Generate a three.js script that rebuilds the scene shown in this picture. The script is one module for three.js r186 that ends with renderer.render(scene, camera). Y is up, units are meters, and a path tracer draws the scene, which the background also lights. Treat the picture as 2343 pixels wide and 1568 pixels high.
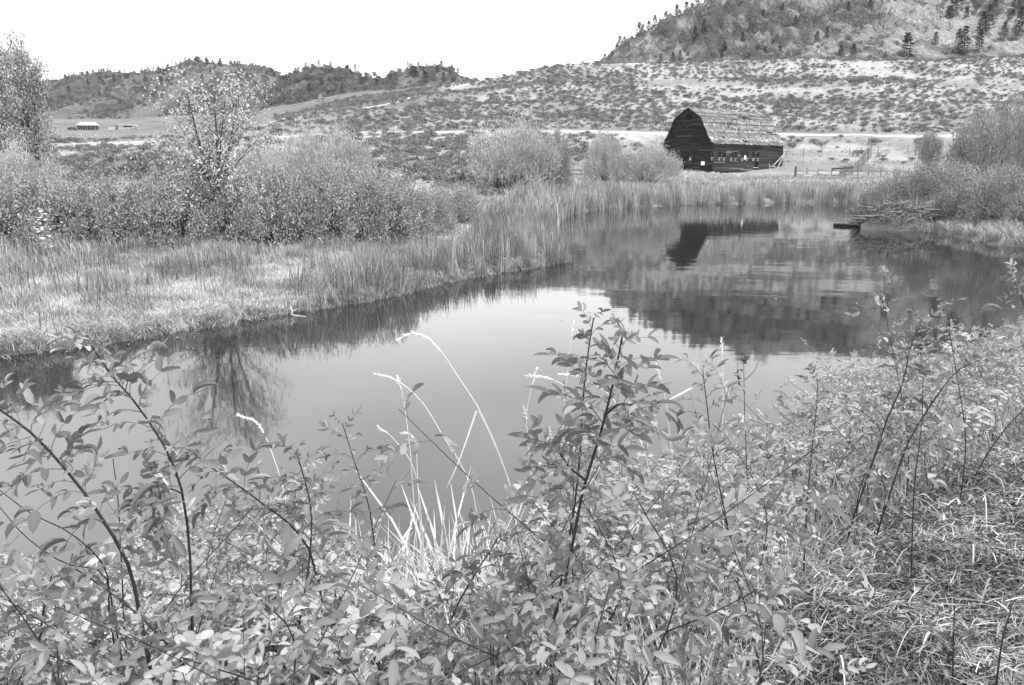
import * as THREE from 'three';
import { mergeGeometries } from 'three/addons/utils/BufferGeometryUtils.js';

// ---------------------------------------------------------------- camera, sky, sun, exposure
const EYE = 2.9, TILT = 11.3 * Math.PI / 180, F = 1950, CU = 1171.5, CV = 784;   // lens in units of a 2343 x 1568 frame
const scene = new THREE.Scene();
const camera = new THREE.PerspectiveCamera(2 * Math.atan(CV / F) * 180 / Math.PI, 1024 / 685, 0.05, 6000);
camera.position.set(0, EYE, 0);
camera.lookAt(0, EYE - Math.tan(TILT) * 10, -10);
camera.updateMatrixWorld(true);
const renderer = new THREE.WebGLRenderer({ antialias: true });
renderer.setSize(1024, 685);
renderer.toneMapping = THREE.LinearToneMapping;
renderer.toneMappingExposure = 1.6;
renderer.shadowMap.enabled = true;

const { lerp, clamp, smoothstep } = THREE.MathUtils;
const V = (x, y, z) => new THREE.Vector3(x, y, z);
function rng(a) { return () => { a = (a + 0x6d2b79f5) | 0; let t = Math.imul(a ^ (a >>> 15), 1 | a); t = (t + Math.imul(t ^ (t >>> 7), 61 | t)) ^ t; return ((t ^ (t >>> 14)) >>> 0) / 4294967296; }; }
const hash = (i, j) => { let h = Math.imul(i | 0, 374761393) + Math.imul(j | 0, 668265263) | 0; h = Math.imul(h ^ (h >>> 13), 1274126177); return ((h ^ (h >>> 16)) >>> 0) / 4294967296; };
function noise(x, y) { const i = Math.floor(x), j = Math.floor(y), a = x - i, b = y - j, s = a * a * (3 - 2 * a), t = b * b * (3 - 2 * b); return lerp(lerp(hash(i, j), hash(i + 1, j), s), lerp(hash(i, j + 1), hash(i + 1, j + 1), s), t); }
function fbm(x, y, n = 4) { let s = 0, a = 0.5, w = 0; for (let i = 0; i < n; i++) { s += a * noise(x, y); w += a; a *= 0.5; x = x * 2.03 + 17.3; y = y * 2.03 + 9.1; } return s / w; }
function table(rows, x) { if (x <= rows[0][0]) return rows[0][1]; for (let i = 1; i < rows.length; i++) if (x <= rows[i][0]) return lerp(rows[i - 1][1], rows[i][1], (x - rows[i - 1][0]) / (rows[i][0] - rows[i - 1][0])); return rows[rows.length - 1][1]; }

{ // thin bright autumn overcast with brighter and greyer streaks
  const w = 512, h = 256, data = new Float32Array(w * h * 4);
  for (let r = 0; r < h; r++) for (let c = 0; c < w; c++) {
    const e = ((r + 0.5) / h - 0.5) * Math.PI, a = ((c + 0.5) / w - 0.5) * 2 * Math.PI, y = Math.sin(e), x = Math.cos(a) * Math.cos(e), z = Math.sin(a) * Math.cos(e);
    let L;
    if (y < 0) L = 0.6;
    else {
      const k = 1 / (y + 0.22), n = fbm(x * k * 1.1 + 3.1, z * k * 1.1 + 7.7, 5);
      const clear = lerp(lerp(1.45, 2.3, smoothstep(y, 0.22, 0.44)), 1.0, smoothstep(y, 0.4, 0.95));
      L = clear * (1 + (n - 0.5) * 1.0 * smoothstep(y, 0.12, 0.32));
    }
    data.set([L, L, L, 1], (r * w + c) * 4);
  }
  const t = new THREE.DataTexture(data, w, h, THREE.RGBAFormat, THREE.FloatType);
  t.mapping = THREE.EquirectangularReflectionMapping; t.magFilter = THREE.LinearFilter; t.needsUpdate = true;
  scene.background = t; scene.environment = t;
}
const sun = new THREE.DirectionalLight(new THREE.Color(1, 1, 1), 3.6);
sun.position.set(52, 98, 14); sun.castShadow = true; sun.shadow.radius = 2.5;
sun.shadow.mapSize.set(4096, 4096); Object.assign(sun.shadow.camera, { left: -120, right: 120, top: 120, bottom: -120, near: 1, far: 500 });
scene.add(sun, sun.target);

// ---------------------------------------------------------------- helpers
const G = (v) => new THREE.Color().setRGB(v, v, v);
function sight(u, v, d) { const X = (u - CU) / F, Y = (CV - v) / F, s = Math.sin(TILT), c = Math.cos(TILT), k = d / (c + Y * s); return V(X * k, EYE + (Y * c - s) * k, -d); }
function proj(p) { const s = Math.sin(TILT), c = Math.cos(TILT), y = p.y - EYE, f = -y * s - p.z * c, up = y * c - p.z * s; return [CU + F * p.x / f, CV - F * up / f, f]; }
const elev = (v, d) => sight(CU, v, d).y;
const names = new Map();
function numbered(n) { const k = names.get(n) ?? 0; names.set(n, k + 1); return k ? n + '_' + String(k).padStart(3, '0') : n; }
function shade(o) { o.castShadow = o.receiveShadow = true; return o; }
function part(name, geo, mat, parent, stuff) { const m = shade(new THREE.Mesh(geo, mat)); m.name = name; if (stuff) m.userData.kind = 'stuff'; parent.add(m); return m; }
function tag(o, label, category, group, kind) { o.userData = { label, category }; if (group) o.userData.group = group; if (kind) o.userData.kind = kind; return o; }
function thing(name, label, category, pos = V(0, 0, 0), turn = 0, group) { const o = new THREE.Group(); o.name = numbered(name); o.position.copy(pos); o.rotation.y = turn; scene.add(o); return tag(o, label, category, group); }
function solo(name, geo, mat, label, category, group, kind) { const m = shade(new THREE.Mesh(geo, mat)); m.name = numbered(name); scene.add(m); return tag(m, label, category, group, kind); }
function dup(proto, name, pos, turn, scale, label, category, group) { const o = proto.clone(); o.name = numbered(name); o.position.copy(pos); o.rotation.set(0, turn, 0); Array.isArray(scale) ? o.scale.set(...scale) : o.scale.setScalar(scale); scene.add(o); return tag(o, label, category, group); }
class MB {
  constructor() { this.p = []; this.c = []; this.i = []; this.t = []; }
  vert(x, y, z, c, u = 0, v = 0) { this.p.push(x, y, z); this.c.push(c, c, c); this.t.push(u, v); return this.p.length / 3 - 1; }
  tri(a, b, c) { this.i.push(a, b, c); }
  quad(a, b, c, d) { this.i.push(a, b, c, a, c, d); }
  geo() { const g = new THREE.BufferGeometry(); g.setAttribute('position', new THREE.Float32BufferAttribute(this.p, 3)); g.setAttribute('color', new THREE.Float32BufferAttribute(this.c, 3)); g.setAttribute('uv', new THREE.Float32BufferAttribute(this.t, 2)); g.setIndex(this.i); g.computeVertexNormals(); return g; }
  box(x0, x1, y0, y1, z0, z1, c = 1, skew = 0) {
    const q = [[x0, y0, z1], [x1, y0, z1], [x1, y1, z1], [x0, y1, z1], [x1, y0, z0], [x0, y0, z0], [x0, y1, z0], [x1, y1, z0]].map(([x, y, z]) => [x, y + skew * (x - x0), z]);
    for (const f of [[0, 1, 2, 3], [4, 5, 6, 7], [1, 4, 7, 2], [5, 0, 3, 6], [3, 2, 7, 6], [5, 4, 1, 0]]) { const k = f.map((n) => this.vert(...q[n], c, q[n][0] + q[n][2], q[n][1])); this.quad(...k); }
    return this;
  }
  tube(pts, r0, r1, seg = 5, c = 1, cap = true) {
    const n = pts.length, up = V(0.31, 0.2, 0.93), rows = [];
    for (let k = 0; k < n; k++) {
      const d = pts[Math.min(n - 1, k + 1)].clone().sub(pts[Math.max(0, k - 1)]).normalize(), a = up.clone().cross(d).normalize(), b = d.clone().cross(a), r = lerp(r0, r1, k / (n - 1)), row = [];
      for (let s = 0; s < seg; s++) { const t = s / seg * Math.PI * 2, q = pts[k].clone().addScaledVector(a, Math.cos(t) * r).addScaledVector(b, Math.sin(t) * r); row.push(this.vert(q.x, q.y, q.z, c, s / seg, k)); }
      rows.push(row);
    }
    for (let k = 0; k < n - 1; k++) for (let s = 0; s < seg; s++) this.quad(rows[k][s], rows[k][(s + 1) % seg], rows[k + 1][(s + 1) % seg], rows[k + 1][s]);
    if (cap) for (let s = 1; s < seg - 1; s++) { this.tri(rows[n - 1][0], rows[n - 1][s], rows[n - 1][s + 1]); this.tri(rows[0][0], rows[0][s + 1], rows[0][s]); }
    return this;
  }
  ribbon(pts, width, side, c, c2 = c) {   // a tapering blade
    const n = pts.length; let prev = null;
    for (let k = 0; k < n; k++) {
      const w = width * (k === n - 1 ? 0.06 : 1 - 0.55 * (k / (n - 1)) ** 2), q = pts[k], cc = lerp(c, c2, k / (n - 1));
      const a = this.vert(q.x - side.x * w, q.y - side.y * w, q.z - side.z * w, cc), b = this.vert(q.x + side.x * w, q.y + side.y * w, q.z + side.z * w, cc);
      if (prev) this.quad(prev[0], prev[1], b, a);
      prev = [a, b];
    }
    return this;
  }
  quadLeaf(o, d, n, L, W, c) {   // small leaf: a kite folded along its midrib
    const s = d.clone().cross(n).normalize(), m = o.clone().addScaledVector(d, L * 0.45);
    const a = this.vert(o.x, o.y, o.z, c), b = this.vert(m.x + s.x * W + n.x * W * 0.3, m.y + s.y * W + n.y * W * 0.3, m.z + s.z * W + n.z * W * 0.3, c), e = this.vert(o.x + d.x * L, o.y + d.y * L, o.z + d.z * L, c), f = this.vert(m.x - s.x * W + n.x * W * 0.3, m.y - s.y * W + n.y * W * 0.3, m.z - s.z * W + n.z * W * 0.3, c);
    this.tri(a, b, e); this.tri(a, e, f);
  }
  leaf(o, d, n, L, W, fold, curl, rows, c, teeth = 0) {   // large leaf: two blades of several rows about a bent midrib
    const s = d.clone().cross(n).normalize(), up = s.clone().cross(d).normalize(); let prev = null;
    const p = o.clone(), dir = d.clone();
    for (let k = 0; k <= rows; k++) {
      const t = k / rows, w = W * Math.pow(Math.sin(Math.PI * Math.pow(t, 0.8)), 0.75) * (1 + teeth * (k % 2 ? 1 : -1)) + 0.0002, h = Math.abs(w) * fold;
      const q = (x, y, cc) => this.vert(p.x + s.x * x + up.x * y, p.y + s.y * x + up.y * y, p.z + s.z * x + up.z * y, cc, x / W, t);
      const row = [q(-w, h, c), q(0, 0, c * 1.1), q(w, h, c)];
      if (prev) { this.quad(prev[0], prev[1], row[1], row[0]); this.quad(prev[1], prev[2], row[2], row[1]); }
      prev = row;
      p.addScaledVector(dir, L / rows);
      dir.addScaledVector(up, -curl / rows).normalize(); up.copy(s).cross(dir).normalize();
    }
  }
}
const curve = (pts, n) => new THREE.CatmullRomCurve3(pts).getPoints(n);
const unit = (R) => { const z = R() * 2 - 1, a = R() * 6.2832, r = Math.sqrt(1 - z * z); return V(r * Math.cos(a), z, r * Math.sin(a)); };
function scatter(name, label, category, geo, mat, list, tones) {
  const m = shade(new THREE.InstancedMesh(geo, mat, list.length)), q = new THREE.Quaternion(), e = new THREE.Euler(), M = new THREE.Matrix4();
  list.forEach(([p, turn, s, tx = 0, tz = 0, sy = 1], k) => { M.compose(p, q.setFromEuler(e.set(tx, turn, tz, 'YXZ')), V(s, s * sy, s)); m.setMatrixAt(k, M); if (tones) m.setColorAt(k, G(tones[k])); });
  m.name = numbered(name); scene.add(m); return tag(m, label, category, null, 'stuff');
}
function tex(w, h, f, srgb) { const d = new Uint8Array(w * h * 4); for (let y = 0; y < h; y++) for (let x = 0; x < w; x++) { const v = f(x, y); const a = Array.isArray(v) ? v : [v, v, v]; for (let c = 0; c < 3; c++) d[(y * w + x) * 4 + c] = clamp(Math.round(a[c] * 255), 0, 255); d[(y * w + x) * 4 + 3] = 255; } const t = new THREE.DataTexture(d, w, h); t.wrapS = t.wrapT = THREE.RepeatWrapping; t.magFilter = THREE.LinearFilter; t.minFilter = THREE.LinearMipmapLinearFilter; t.generateMipmaps = true; if (srgb) t.colorSpace = THREE.SRGBColorSpace; t.needsUpdate = true; return t; }
function tile(n, f) { return (x, y) => { const a = x / n, b = y / n; return lerp(lerp(f(x, y), f(x - n, y), a), lerp(f(x, y - n), f(x - n, y - n), a), b); }; }
const matte = (v, o = {}) => new THREE.MeshPhysicalMaterial({ color: G(v), roughness: 0.9, specularIntensity: 0.25, side: THREE.DoubleSide, ...o });
const foliage = (v, o = {}) => new THREE.MeshPhysicalMaterial({ color: G(v), roughness: 0.93, vertexColors: true, side: THREE.DoubleSide, thickness: 0, specularIntensity: 0.3, ...o });

// ---------------------------------------------------------------- lie of the land
// shore of the pond as (x, distance ahead)
const SHORE = [[-40, 1.5], [-20, 2.6], [-8, 3.5], [-3, 4.1], [0, 5.1], [1.8, 6.9], [4, 9], [6, 11.2], [9.6, 15], [14, 18], [20, 21], [26, 24], [27, 29], [20.5, 32.6], [19.6, 34.9], [20.8, 41], [19.6, 47], [23, 54], [28, 67], [33, 82.5], [27, 84], [20, 80], [14.6, 77], [8.2, 70], [5.3, 65], [3.4, 58], [2.1, 48], [1.5, 36], [1.75, 28], [0.3, 26], [-1.2, 23.8], [-3.2, 19.6], [-4.7, 17.6], [-6.4, 15.1], [-8.2, 13.4], [-12, 11.6], [-20, 9.4], [-40, 7]];
function shoreDist(x, d) {   // metres from the shore, negative over water
  let best = 1e9, inside = false;
  for (let i = 0, j = SHORE.length - 1; i < SHORE.length; j = i++) {
    const [ax, ay] = SHORE[j], [bx, by] = SHORE[i], ex = bx - ax, ey = by - ay, t = clamp(((x - ax) * ex + (d - ay) * ey) / (ex * ex + ey * ey), 0, 1), dx = x - ax - ex * t, dy = d - ay - ey * t;
    best = Math.min(best, dx * dx + dy * dy);
    if ((ay > d) !== (by > d) && x < (bx - ax) * (d - ay) / (by - ay) + ax) inside = !inside;
  }
  return Math.sqrt(best) * (inside ? -1 : 1);
}
const MIDLINE = [[-60, 5], [-8, 8], [0, 13], [6, 21], [14, 24], [27, 26.5], [60, 32]];
// far ground: for each column of the view, heights (from sight lines) at rising distances
const dist = [36, 60, 90, 115, 140, 165, 190, 225, 260, 310, 350, 430, 520, 700];
const cols = [
  [-400, [470, 425, 392, 374, 358, 345, 333, 322, 316, 309, 305, 299, 287, 272]],
  [300, [470, 425, 392, 374, 356, 343, 331, 321, 314, 308, 305, 297, 287, 268]],
  [520, [470, 425, 392, 374, 352, 335, 321, 306, 293, 293, 290, 283, 272, 258]],
  [650, [470, 425, 394, 374, 350, 330, 312, 290, 271, 268, 262, 250, 242, 236]],
  [850, [470, 428, 396, 376, 352, 328, 303, 278, 251, 226, 222, 214, 207, 204]],
  [1060, [470, 430, 402, 382, 360, 332, 303, 272, 242, 206, 189, 190, 193, 196]],
  [1300, [470, 442, 422, 406, 390, 346, 303, 266, 232, 186, 152, 158, 175, 200]],
  [1700, [470, 444, 427, 411, 397, 352, 307, 270, 236, 180, 137, 140, 160, 190]],
  [2000, [470, 442, 426, 410, 394, 350, 309, 272, 236, 178, 135, 140, 160, 190]],
  [2343, [470, 440, 420, 402, 385, 346, 311, 272, 236, 176, 130, 138, 160, 190]],
].map(([u, vs]) => ({ a: (u - CU) / F * 0.975, h: vs.map((v, k) => elev(v, dist[k])) }));
function farGround(x, d, r) {
  const th = clamp(Math.atan2(x, Math.max(d, 0.01)), -0.9, 0.9), a = Math.tan(th), q = clamp(r * Math.cos(th), dist[0], dist[dist.length - 1]);
  let k = 1; while (k < dist.length - 1 && dist[k] < q) k++;
  const t = (q - dist[k - 1]) / (dist[k] - dist[k - 1]);
  const at = (c) => { const s = t * t * (3 - 2 * t) * 0.4 + t * 0.6; return lerp(c.h[k - 1], c.h[k], s); };
  if (a <= cols[0].a) return at(cols[0]);
  for (let i = 1; i < cols.length; i++) if (a <= cols[i].a) { const s = (a - cols[i - 1].a) / (cols[i].a - cols[i - 1].a); return lerp(at(cols[i - 1]), at(cols[i]), s * s * (3 - 2 * s) * 0.5 + s * 0.5); }
  return at(cols[cols.length - 1]);
}
function H(x, d) {
  const sd = d > -5 && d < 110 && Math.abs(x) < 60 ? shoreDist(x, d) + (noise(x * 1.3, d * 1.3) - 0.5) * Math.min(0.5, d * 0.03) : 40;
  if (sd < 0) return -Math.min(1, 0.04 - sd * 0.4);
  const r = Math.hypot(x, d), near = 1.36 * smoothstep(sd, 0, 2.7) + 0.1 * (fbm(x * 0.8, d * 0.8, 3) - 0.5) * smoothstep(sd, 0.3, 2) + 0.25 * smoothstep(x, 3, 9) * smoothstep(sd, 0.5, 4);
  const table_ = farGround(x, d, r), bank = 0.16 + 0.07 * Math.min(sd, 16);
  let far = lerp(bank, table_, smoothstep(d, 32, 60));
  far = Math.min(far, 0.04 + Math.min(sd * 0.9, 0.16) + sd * 0.14 + 200 * smoothstep(sd, 10, 36)) + (fbm(x * 0.35, d * 0.35, 3) - 0.5) * Math.min(0.35, sd * 0.12) + (fbm(x * 0.045, d * 0.045, 4) - 0.5) * 2.0 * smoothstep(r, 140, 230);
  const s = smoothstep(d - table(MIDLINE, x), -3, 3);
  return lerp(near, far, s);
}
const onGround = (x, d, sink = 0) => V(x, H(x, d) - sink, -d);
function groundAt(u, v, lo = 1, hi = 420) {   // where a line of sight meets the ground
  let d = lo; for (; d < hi; d *= 1.012) { const p = sight(u, v, d); if (p.y <= H(p.x, d)) return p; } return null;
}

const grain = tex(512, 512, tile(512, (x, y) => { const n = fbm(x * 0.045, y * 0.045, 3), f = fbm(x * 0.31, y * 0.22 + 40, 3); return 0.45 + 0.55 * clamp(0.5 + (n - 0.5) * 1.1 + (f - 0.5) * 1.5, 0, 1); }));
{
  const mb = new MB(), rings = [0.02], angles = [];
  while (rings[rings.length - 1] < 1900) { const r = rings[rings.length - 1]; rings.push(r < 0.4 ? r + 0.2 : r * 1.021); }
  for (let a = -180; a < 180; a += Math.abs(a) < 36 ? 0.2 : Math.abs(a) < 60 ? 1 : 5) angles.push(a * Math.PI / 180);
  const A = angles.length;
  for (const r of rings) for (const a of angles) {
    const x = Math.sin(a) * r, d = Math.cos(a) * r, sd = r < 120 ? shoreDist(x, d) : 50, y = H(x, d);
    // patches of dry grass and bare earth
    const patch = fbm(x * 0.06, d * 0.06 + 30, 4), streak = fbm(x * 0.02 + 8, d * 0.12, 3);
    let c = lerp(0.17, 0.31, smoothstep(patch * 0.6 + streak * 0.4, 0.36, 0.56)) * (0.75 + 0.5 * fbm(x * 0.7, d * 0.7, 3));
    if (r > 90) { const q = r * Math.cos(Math.atan2(x, d)); if (q > 192 && q < 207 && x / d > -0.1) c *= 0.7; }   // bare cut slope above the road
    if (r > 225 && x / d < -0.06) c *= lerp(1, 0.4, (1 - smoothstep(x / d, -0.13, -0.06)) * smoothstep(r, 215, 280));
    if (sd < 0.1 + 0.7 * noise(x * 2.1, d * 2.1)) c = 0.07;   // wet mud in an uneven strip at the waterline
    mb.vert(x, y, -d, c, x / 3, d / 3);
  }
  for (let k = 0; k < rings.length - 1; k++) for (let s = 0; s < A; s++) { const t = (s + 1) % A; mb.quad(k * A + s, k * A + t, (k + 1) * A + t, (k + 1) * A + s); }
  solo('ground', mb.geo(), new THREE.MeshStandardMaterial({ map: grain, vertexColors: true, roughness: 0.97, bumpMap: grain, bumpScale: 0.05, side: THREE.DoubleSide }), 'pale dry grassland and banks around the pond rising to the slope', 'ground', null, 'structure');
}
{ // pond
  const N = 512, hgt = new Float32Array(N * N), R = rng(5), waves = [];
  for (let k = 0; k < 46; k++) { const a = R() * 6.283, n = 3 + Math.floor(R() ** 1.6 * 26), kx = Math.round(Math.cos(a) * n * 0.6), ky = Math.round(Math.sin(a) * n) || 2; waves.push([kx, ky, R() * 6.283, 1 / Math.hypot(kx, ky) ** 1.15]); }
  for (let y = 0; y < N; y++) for (let x = 0; x < N; x++) { let s = 0; for (const [kx, ky, p, a] of waves) s += a * Math.sin((kx * x + ky * y) / N * 6.28318 + p); hgt[y * N + x] = s; }
  const at = (x, y) => hgt[((y + N) % N) * N + (x + N) % N];
  const map = tex(N, N, (x, y) => { const k = 0.55, nx = (at(x - 1, y) - at(x + 1, y)) * k, ny = (at(x, y - 1) - at(x, y + 1)) * k, l = Math.hypot(nx, ny, 1); return [nx / l * 0.5 + 0.5, ny / l * 0.5 + 0.5, 1 / l * 0.5 + 0.5]; });
  const g = new THREE.PlaneGeometry(90, 96, 90, 96); g.rotateX(-Math.PI / 2); g.translate(-3, 0, -44);
  const uv = g.attributes.uv, p = g.attributes.position; for (let i = 0; i < uv.count; i++) uv.setXY(i, p.getX(i) / 5.5, -p.getZ(i) / 5.5);
  const m = new THREE.MeshPhysicalMaterial({ color: G(0.012), roughness: 0.04, ior: 1.33, normalMap: map, normalScale: new THREE.Vector2(0.03, 0.03) });
  solo('water', g, m, 'still grey pond mirroring the barn, reeds and sky', 'water', null, 'structure');
}
// gravel roads across the slope
function road(pts, w, label) {
  const mb = new MB(); let prev = null;
  for (const p of new THREE.CatmullRomCurve3(pts.map(([u, d]) => V((u - CU) / F * 0.975 * d, 0, d))).getPoints(160)) {
    const at = (o, dy) => V(p.x, H(p.x, p.z + o) + dy, -(p.z + o));
    const y = Math.max(H(p.x, p.z - w / 2), H(p.x, p.z + w / 2)) + 0.12, row = [[-w / 2 - 0.3, -0.8], [-w / 2, 0], [w / 2, 0.04], [w / 2 + 0.3, -0.8]].map(([o, dy]) => mb.vert(p.x, y + dy, -(p.z + o), 1, p.x / 2, (p.z + o) / 2));
    if (prev) for (let k = 0; k < 3; k++) mb.quad(prev[k], row[k], row[k + 1], prev[k + 1]);
    prev = row;
  }
  solo('road', mb.geo(), matte(0.45, { map: grain }), label, 'road', null, 'structure');
}
road([[640, 186], [800, 188], [1000, 189], [1280, 190], [1500, 190], [1700, 189], [1900, 189], [2100, 188], [2420, 187]], 1.7, 'pale gravel road crossing the foot of the sagebrush slope behind the barn');
road([[80, 195], [250, 200], [380, 206], [520, 216], [650, 255], [800, 268], [950, 296], [1075, 335]], 1.3, 'pale dirt track climbing the edge of the slope from the left');

// ---------------------------------------------------------------- hills and mountain behind
const rock = tex(512, 512, tile(512, (x, y) => { const a = fbm(x * 0.03, y * 0.016, 4), b = Math.abs(fbm(x * 0.05 + 50, y * 0.03, 4) - 0.5) * 2; return clamp(0.35 + 0.75 * a * (0.45 + Math.min(1, b * 4) * 0.75), 0, 1); }));
function relief(name, label, ridge, u0, u1, nu, d0, d1, foot, shape, rough, colour, cut = 0.5) {
  const ns = 170, mb = new MB(), grid = [];
  const raw = (u, s) => {   // s = 0 at the foot, 1 on the ridge, beyond it the far side
    const d = lerp(d0, d1, Math.min(s, 1)) + Math.max(0, s - 1) * (d1 - d0), top = sight(u, table(ridge, u), d1), x = lerp(sight(u, foot(u), d0).x, top.x, s), base = sight(u, foot(u), d0).y - 4;
    let y = lerp(base, top.y, s <= 1 ? shape(s, u) : 1 - (s - 1) * (s - 1) * 3);
    const env = Math.sin(Math.PI * clamp(s * 0.9, 0, 1)) + 0.12, k = fbm(x * 0.012 + 4, d * 0.02, 4) - 0.5, f = 1 - Math.abs(fbm(x * 0.03 + 9, d * 0.03 + y * 0.02, 4) - 0.5) * 4;
    const crag = Math.abs(fbm(x * 0.09 + 31, d * 0.05 + y * 0.03, 3) - 0.5) * 2;
    y += rough * env * (k * 2.6 + f * 0.8 - Math.max(0, 0.35 - crag * 2) * cut * 2.2 + cut * 1.3 * (fbm(x * 0.22, d * 0.16 + 5, 3) - 0.5)) + rough * 0.25 * (fbm(x * 0.2, d * 0.2, 2) - 0.5);
    return V(x, y, -d);
  };
  for (let i = 0; i <= ns; i++) for (let j = 0; j <= nu; j++) {
    const s = i / ns * 1.35, u = lerp(u0, u1, j / nu), p = raw(u, s);
    grid.push(p); mb.vert(p.x, p.y, p.z, colour(p, s, u), p.x / 60, p.y / 60 + s * 2);
  }
  for (let i = 0; i < ns; i++) for (let j = 0; j < nu; j++) { const a = i * (nu + 1) + j; mb.quad(a, a + 1, a + nu + 2, a + nu + 1); }
  solo(name, mb.geo(), new THREE.MeshStandardMaterial({ map: rock, bumpMap: rock, bumpScale: 4, vertexColors: true, roughness: 0.95, side: THREE.DoubleSide }), label, 'hill', null, 'structure');
  return raw;
}
const mountain = relief('mountain', 'steep rocky mountain with scattered pines rising behind the right slope',
  [[1100, 330], [1300, 215], [1385, 150], [1430, 112], [1500, 74], [1560, 42], [1650, 0], [1750, -22], [1900, -30], [2100, -46], [2343, -64], [2700, -40], [3200, 60]], 1180, 3000, 420, 352, 620, (u) => table([[1100, 175], [1300, 150], [1400, 146], [1700, 136], [2343, 130], [3000, 130]], u),
  (s, u) => lerp(Math.pow(s, 0.85), smoothstep(s, 0.02, 0.9) * 0.55 + s * 0.45, 1 - smoothstep(u, 1750, 2050)), 6,
  (p, s, u) => { const n = fbm(p.x * 0.03, p.y * 0.05, 4), m = fbm(p.x * 0.11 + 3, p.y * 0.07 - p.z * 0.05, 3), grass = smoothstep(u, 1950, 2150) * smoothstep(fbm((p.x + p.y * 1.4) * 0.04, (p.y - p.x * 0.4) * 0.012, 3), 0.46, 0.6); return lerp(lerp(0.03, 0.19, smoothstep(n * 0.3 + m * 0.45 + fbm(p.x * 0.4, p.y * 0.25 + p.z * 0.1, 2) * 0.25, 0.41, 0.59)), 0.27, grass * 0.75); }, 1.2);
const darkHill = relief('hill', 'long dark wooded hill ridge on the far left skyline',
  [[-500, 230], [-100, 196], [130, 184], [180, 176], [250, 169], [330, 168], [370, 168], [400, 158], [430, 147], [470, 150], [520, 152], [580, 155], [610, 166], [645, 182], [720, 200], [900, 250]], -500, 880, 200, 640, 940, (u) => table([[0, 268], [400, 262], [900, 232]], u), (s) => Math.pow(s, 0.9), 7,
  (p, s) => { const n = fbm(p.x * 0.02, p.y * 0.04 + p.z * 0.01, 4); return lerp(0.04, 0.115, smoothstep(n, 0.38, 0.62)); });
const paleHill = relief('hill', 'pair of lower rocky knolls on the skyline right of the wooded ridge',
  [[560, 240], [640, 192], [680, 168], [720, 159], [755, 158], [790, 168], [830, 178], [866, 190], [900, 177], [940, 167], [1000, 161], [1030, 168], [1055, 186], [1085, 205], [1180, 240]], 560, 1180, 160, 520, 660, (u) => table([[560, 250], [900, 205], [1060, 194], [1180, 200]], u), (s) => Math.pow(s, 0.8), 4.5,
  (p, s, u) => { const n = fbm(p.x * 0.04, p.y * 0.08 + p.z * 0.02, 4); return lerp(0.045, u > 860 ? 0.1 : 0.17, smoothstep(n, 0.38, 0.6)); });

// conifers
function pineProto(R, dense) {
  const tr = new MB().tube([V(0, -0.6, 0), V(0.02, 3, 0), V(0, 9.2, 0)], 0.22, 0.04, 5, 1), cr = new MB();
  for (let k = 0; k < 380 * dense; k++) {
    const t = Math.pow(R(), 0.75), y = lerp(0.5, 10, t), w = (1 - t) ** 0.8 * 2.3 * (0.55 + 0.5 * noise(k * 0.37, y * 1.1)) + 0.12, a = Math.floor(R() * 7) * 0.9 + y * 2.1 + (R() - 0.5) * 0.7, r = w * (0.25 + 0.75 * R());
    const o = V(Math.cos(a) * r, y - r * 0.22, Math.sin(a) * r), d = V(Math.cos(a), -0.25 + R() * 0.5, Math.sin(a)).normalize(), n = V(R() - 0.5, 0.8, R() - 0.5).normalize();
    cr.quadLeaf(o.addScaledVector(d, -0.3), d, n, 0.75 + R() * 0.5, 0.24, 0.7 + R() * 0.6);
  }
  return [tr.geo(), cr.geo()];
}
const barkMat = matte(0.07), pineMat = foliage(0.075);
const pines = [1, 2, 3].map((s) => pineProto(rng(s * 31), 1));
function pine(p, h, k, label, group, wide = 1) {
  const o = thing('pine_tree', label, 'pine tree', p, k * 1.7, group); const [t, c] = pines[k % 3];
  part('trunk', t, barkMat, o); part('crown', c, pineMat, o); o.scale.set(h / 10 * wide, h / 10, h / 10 * wide); return o;
}
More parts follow.
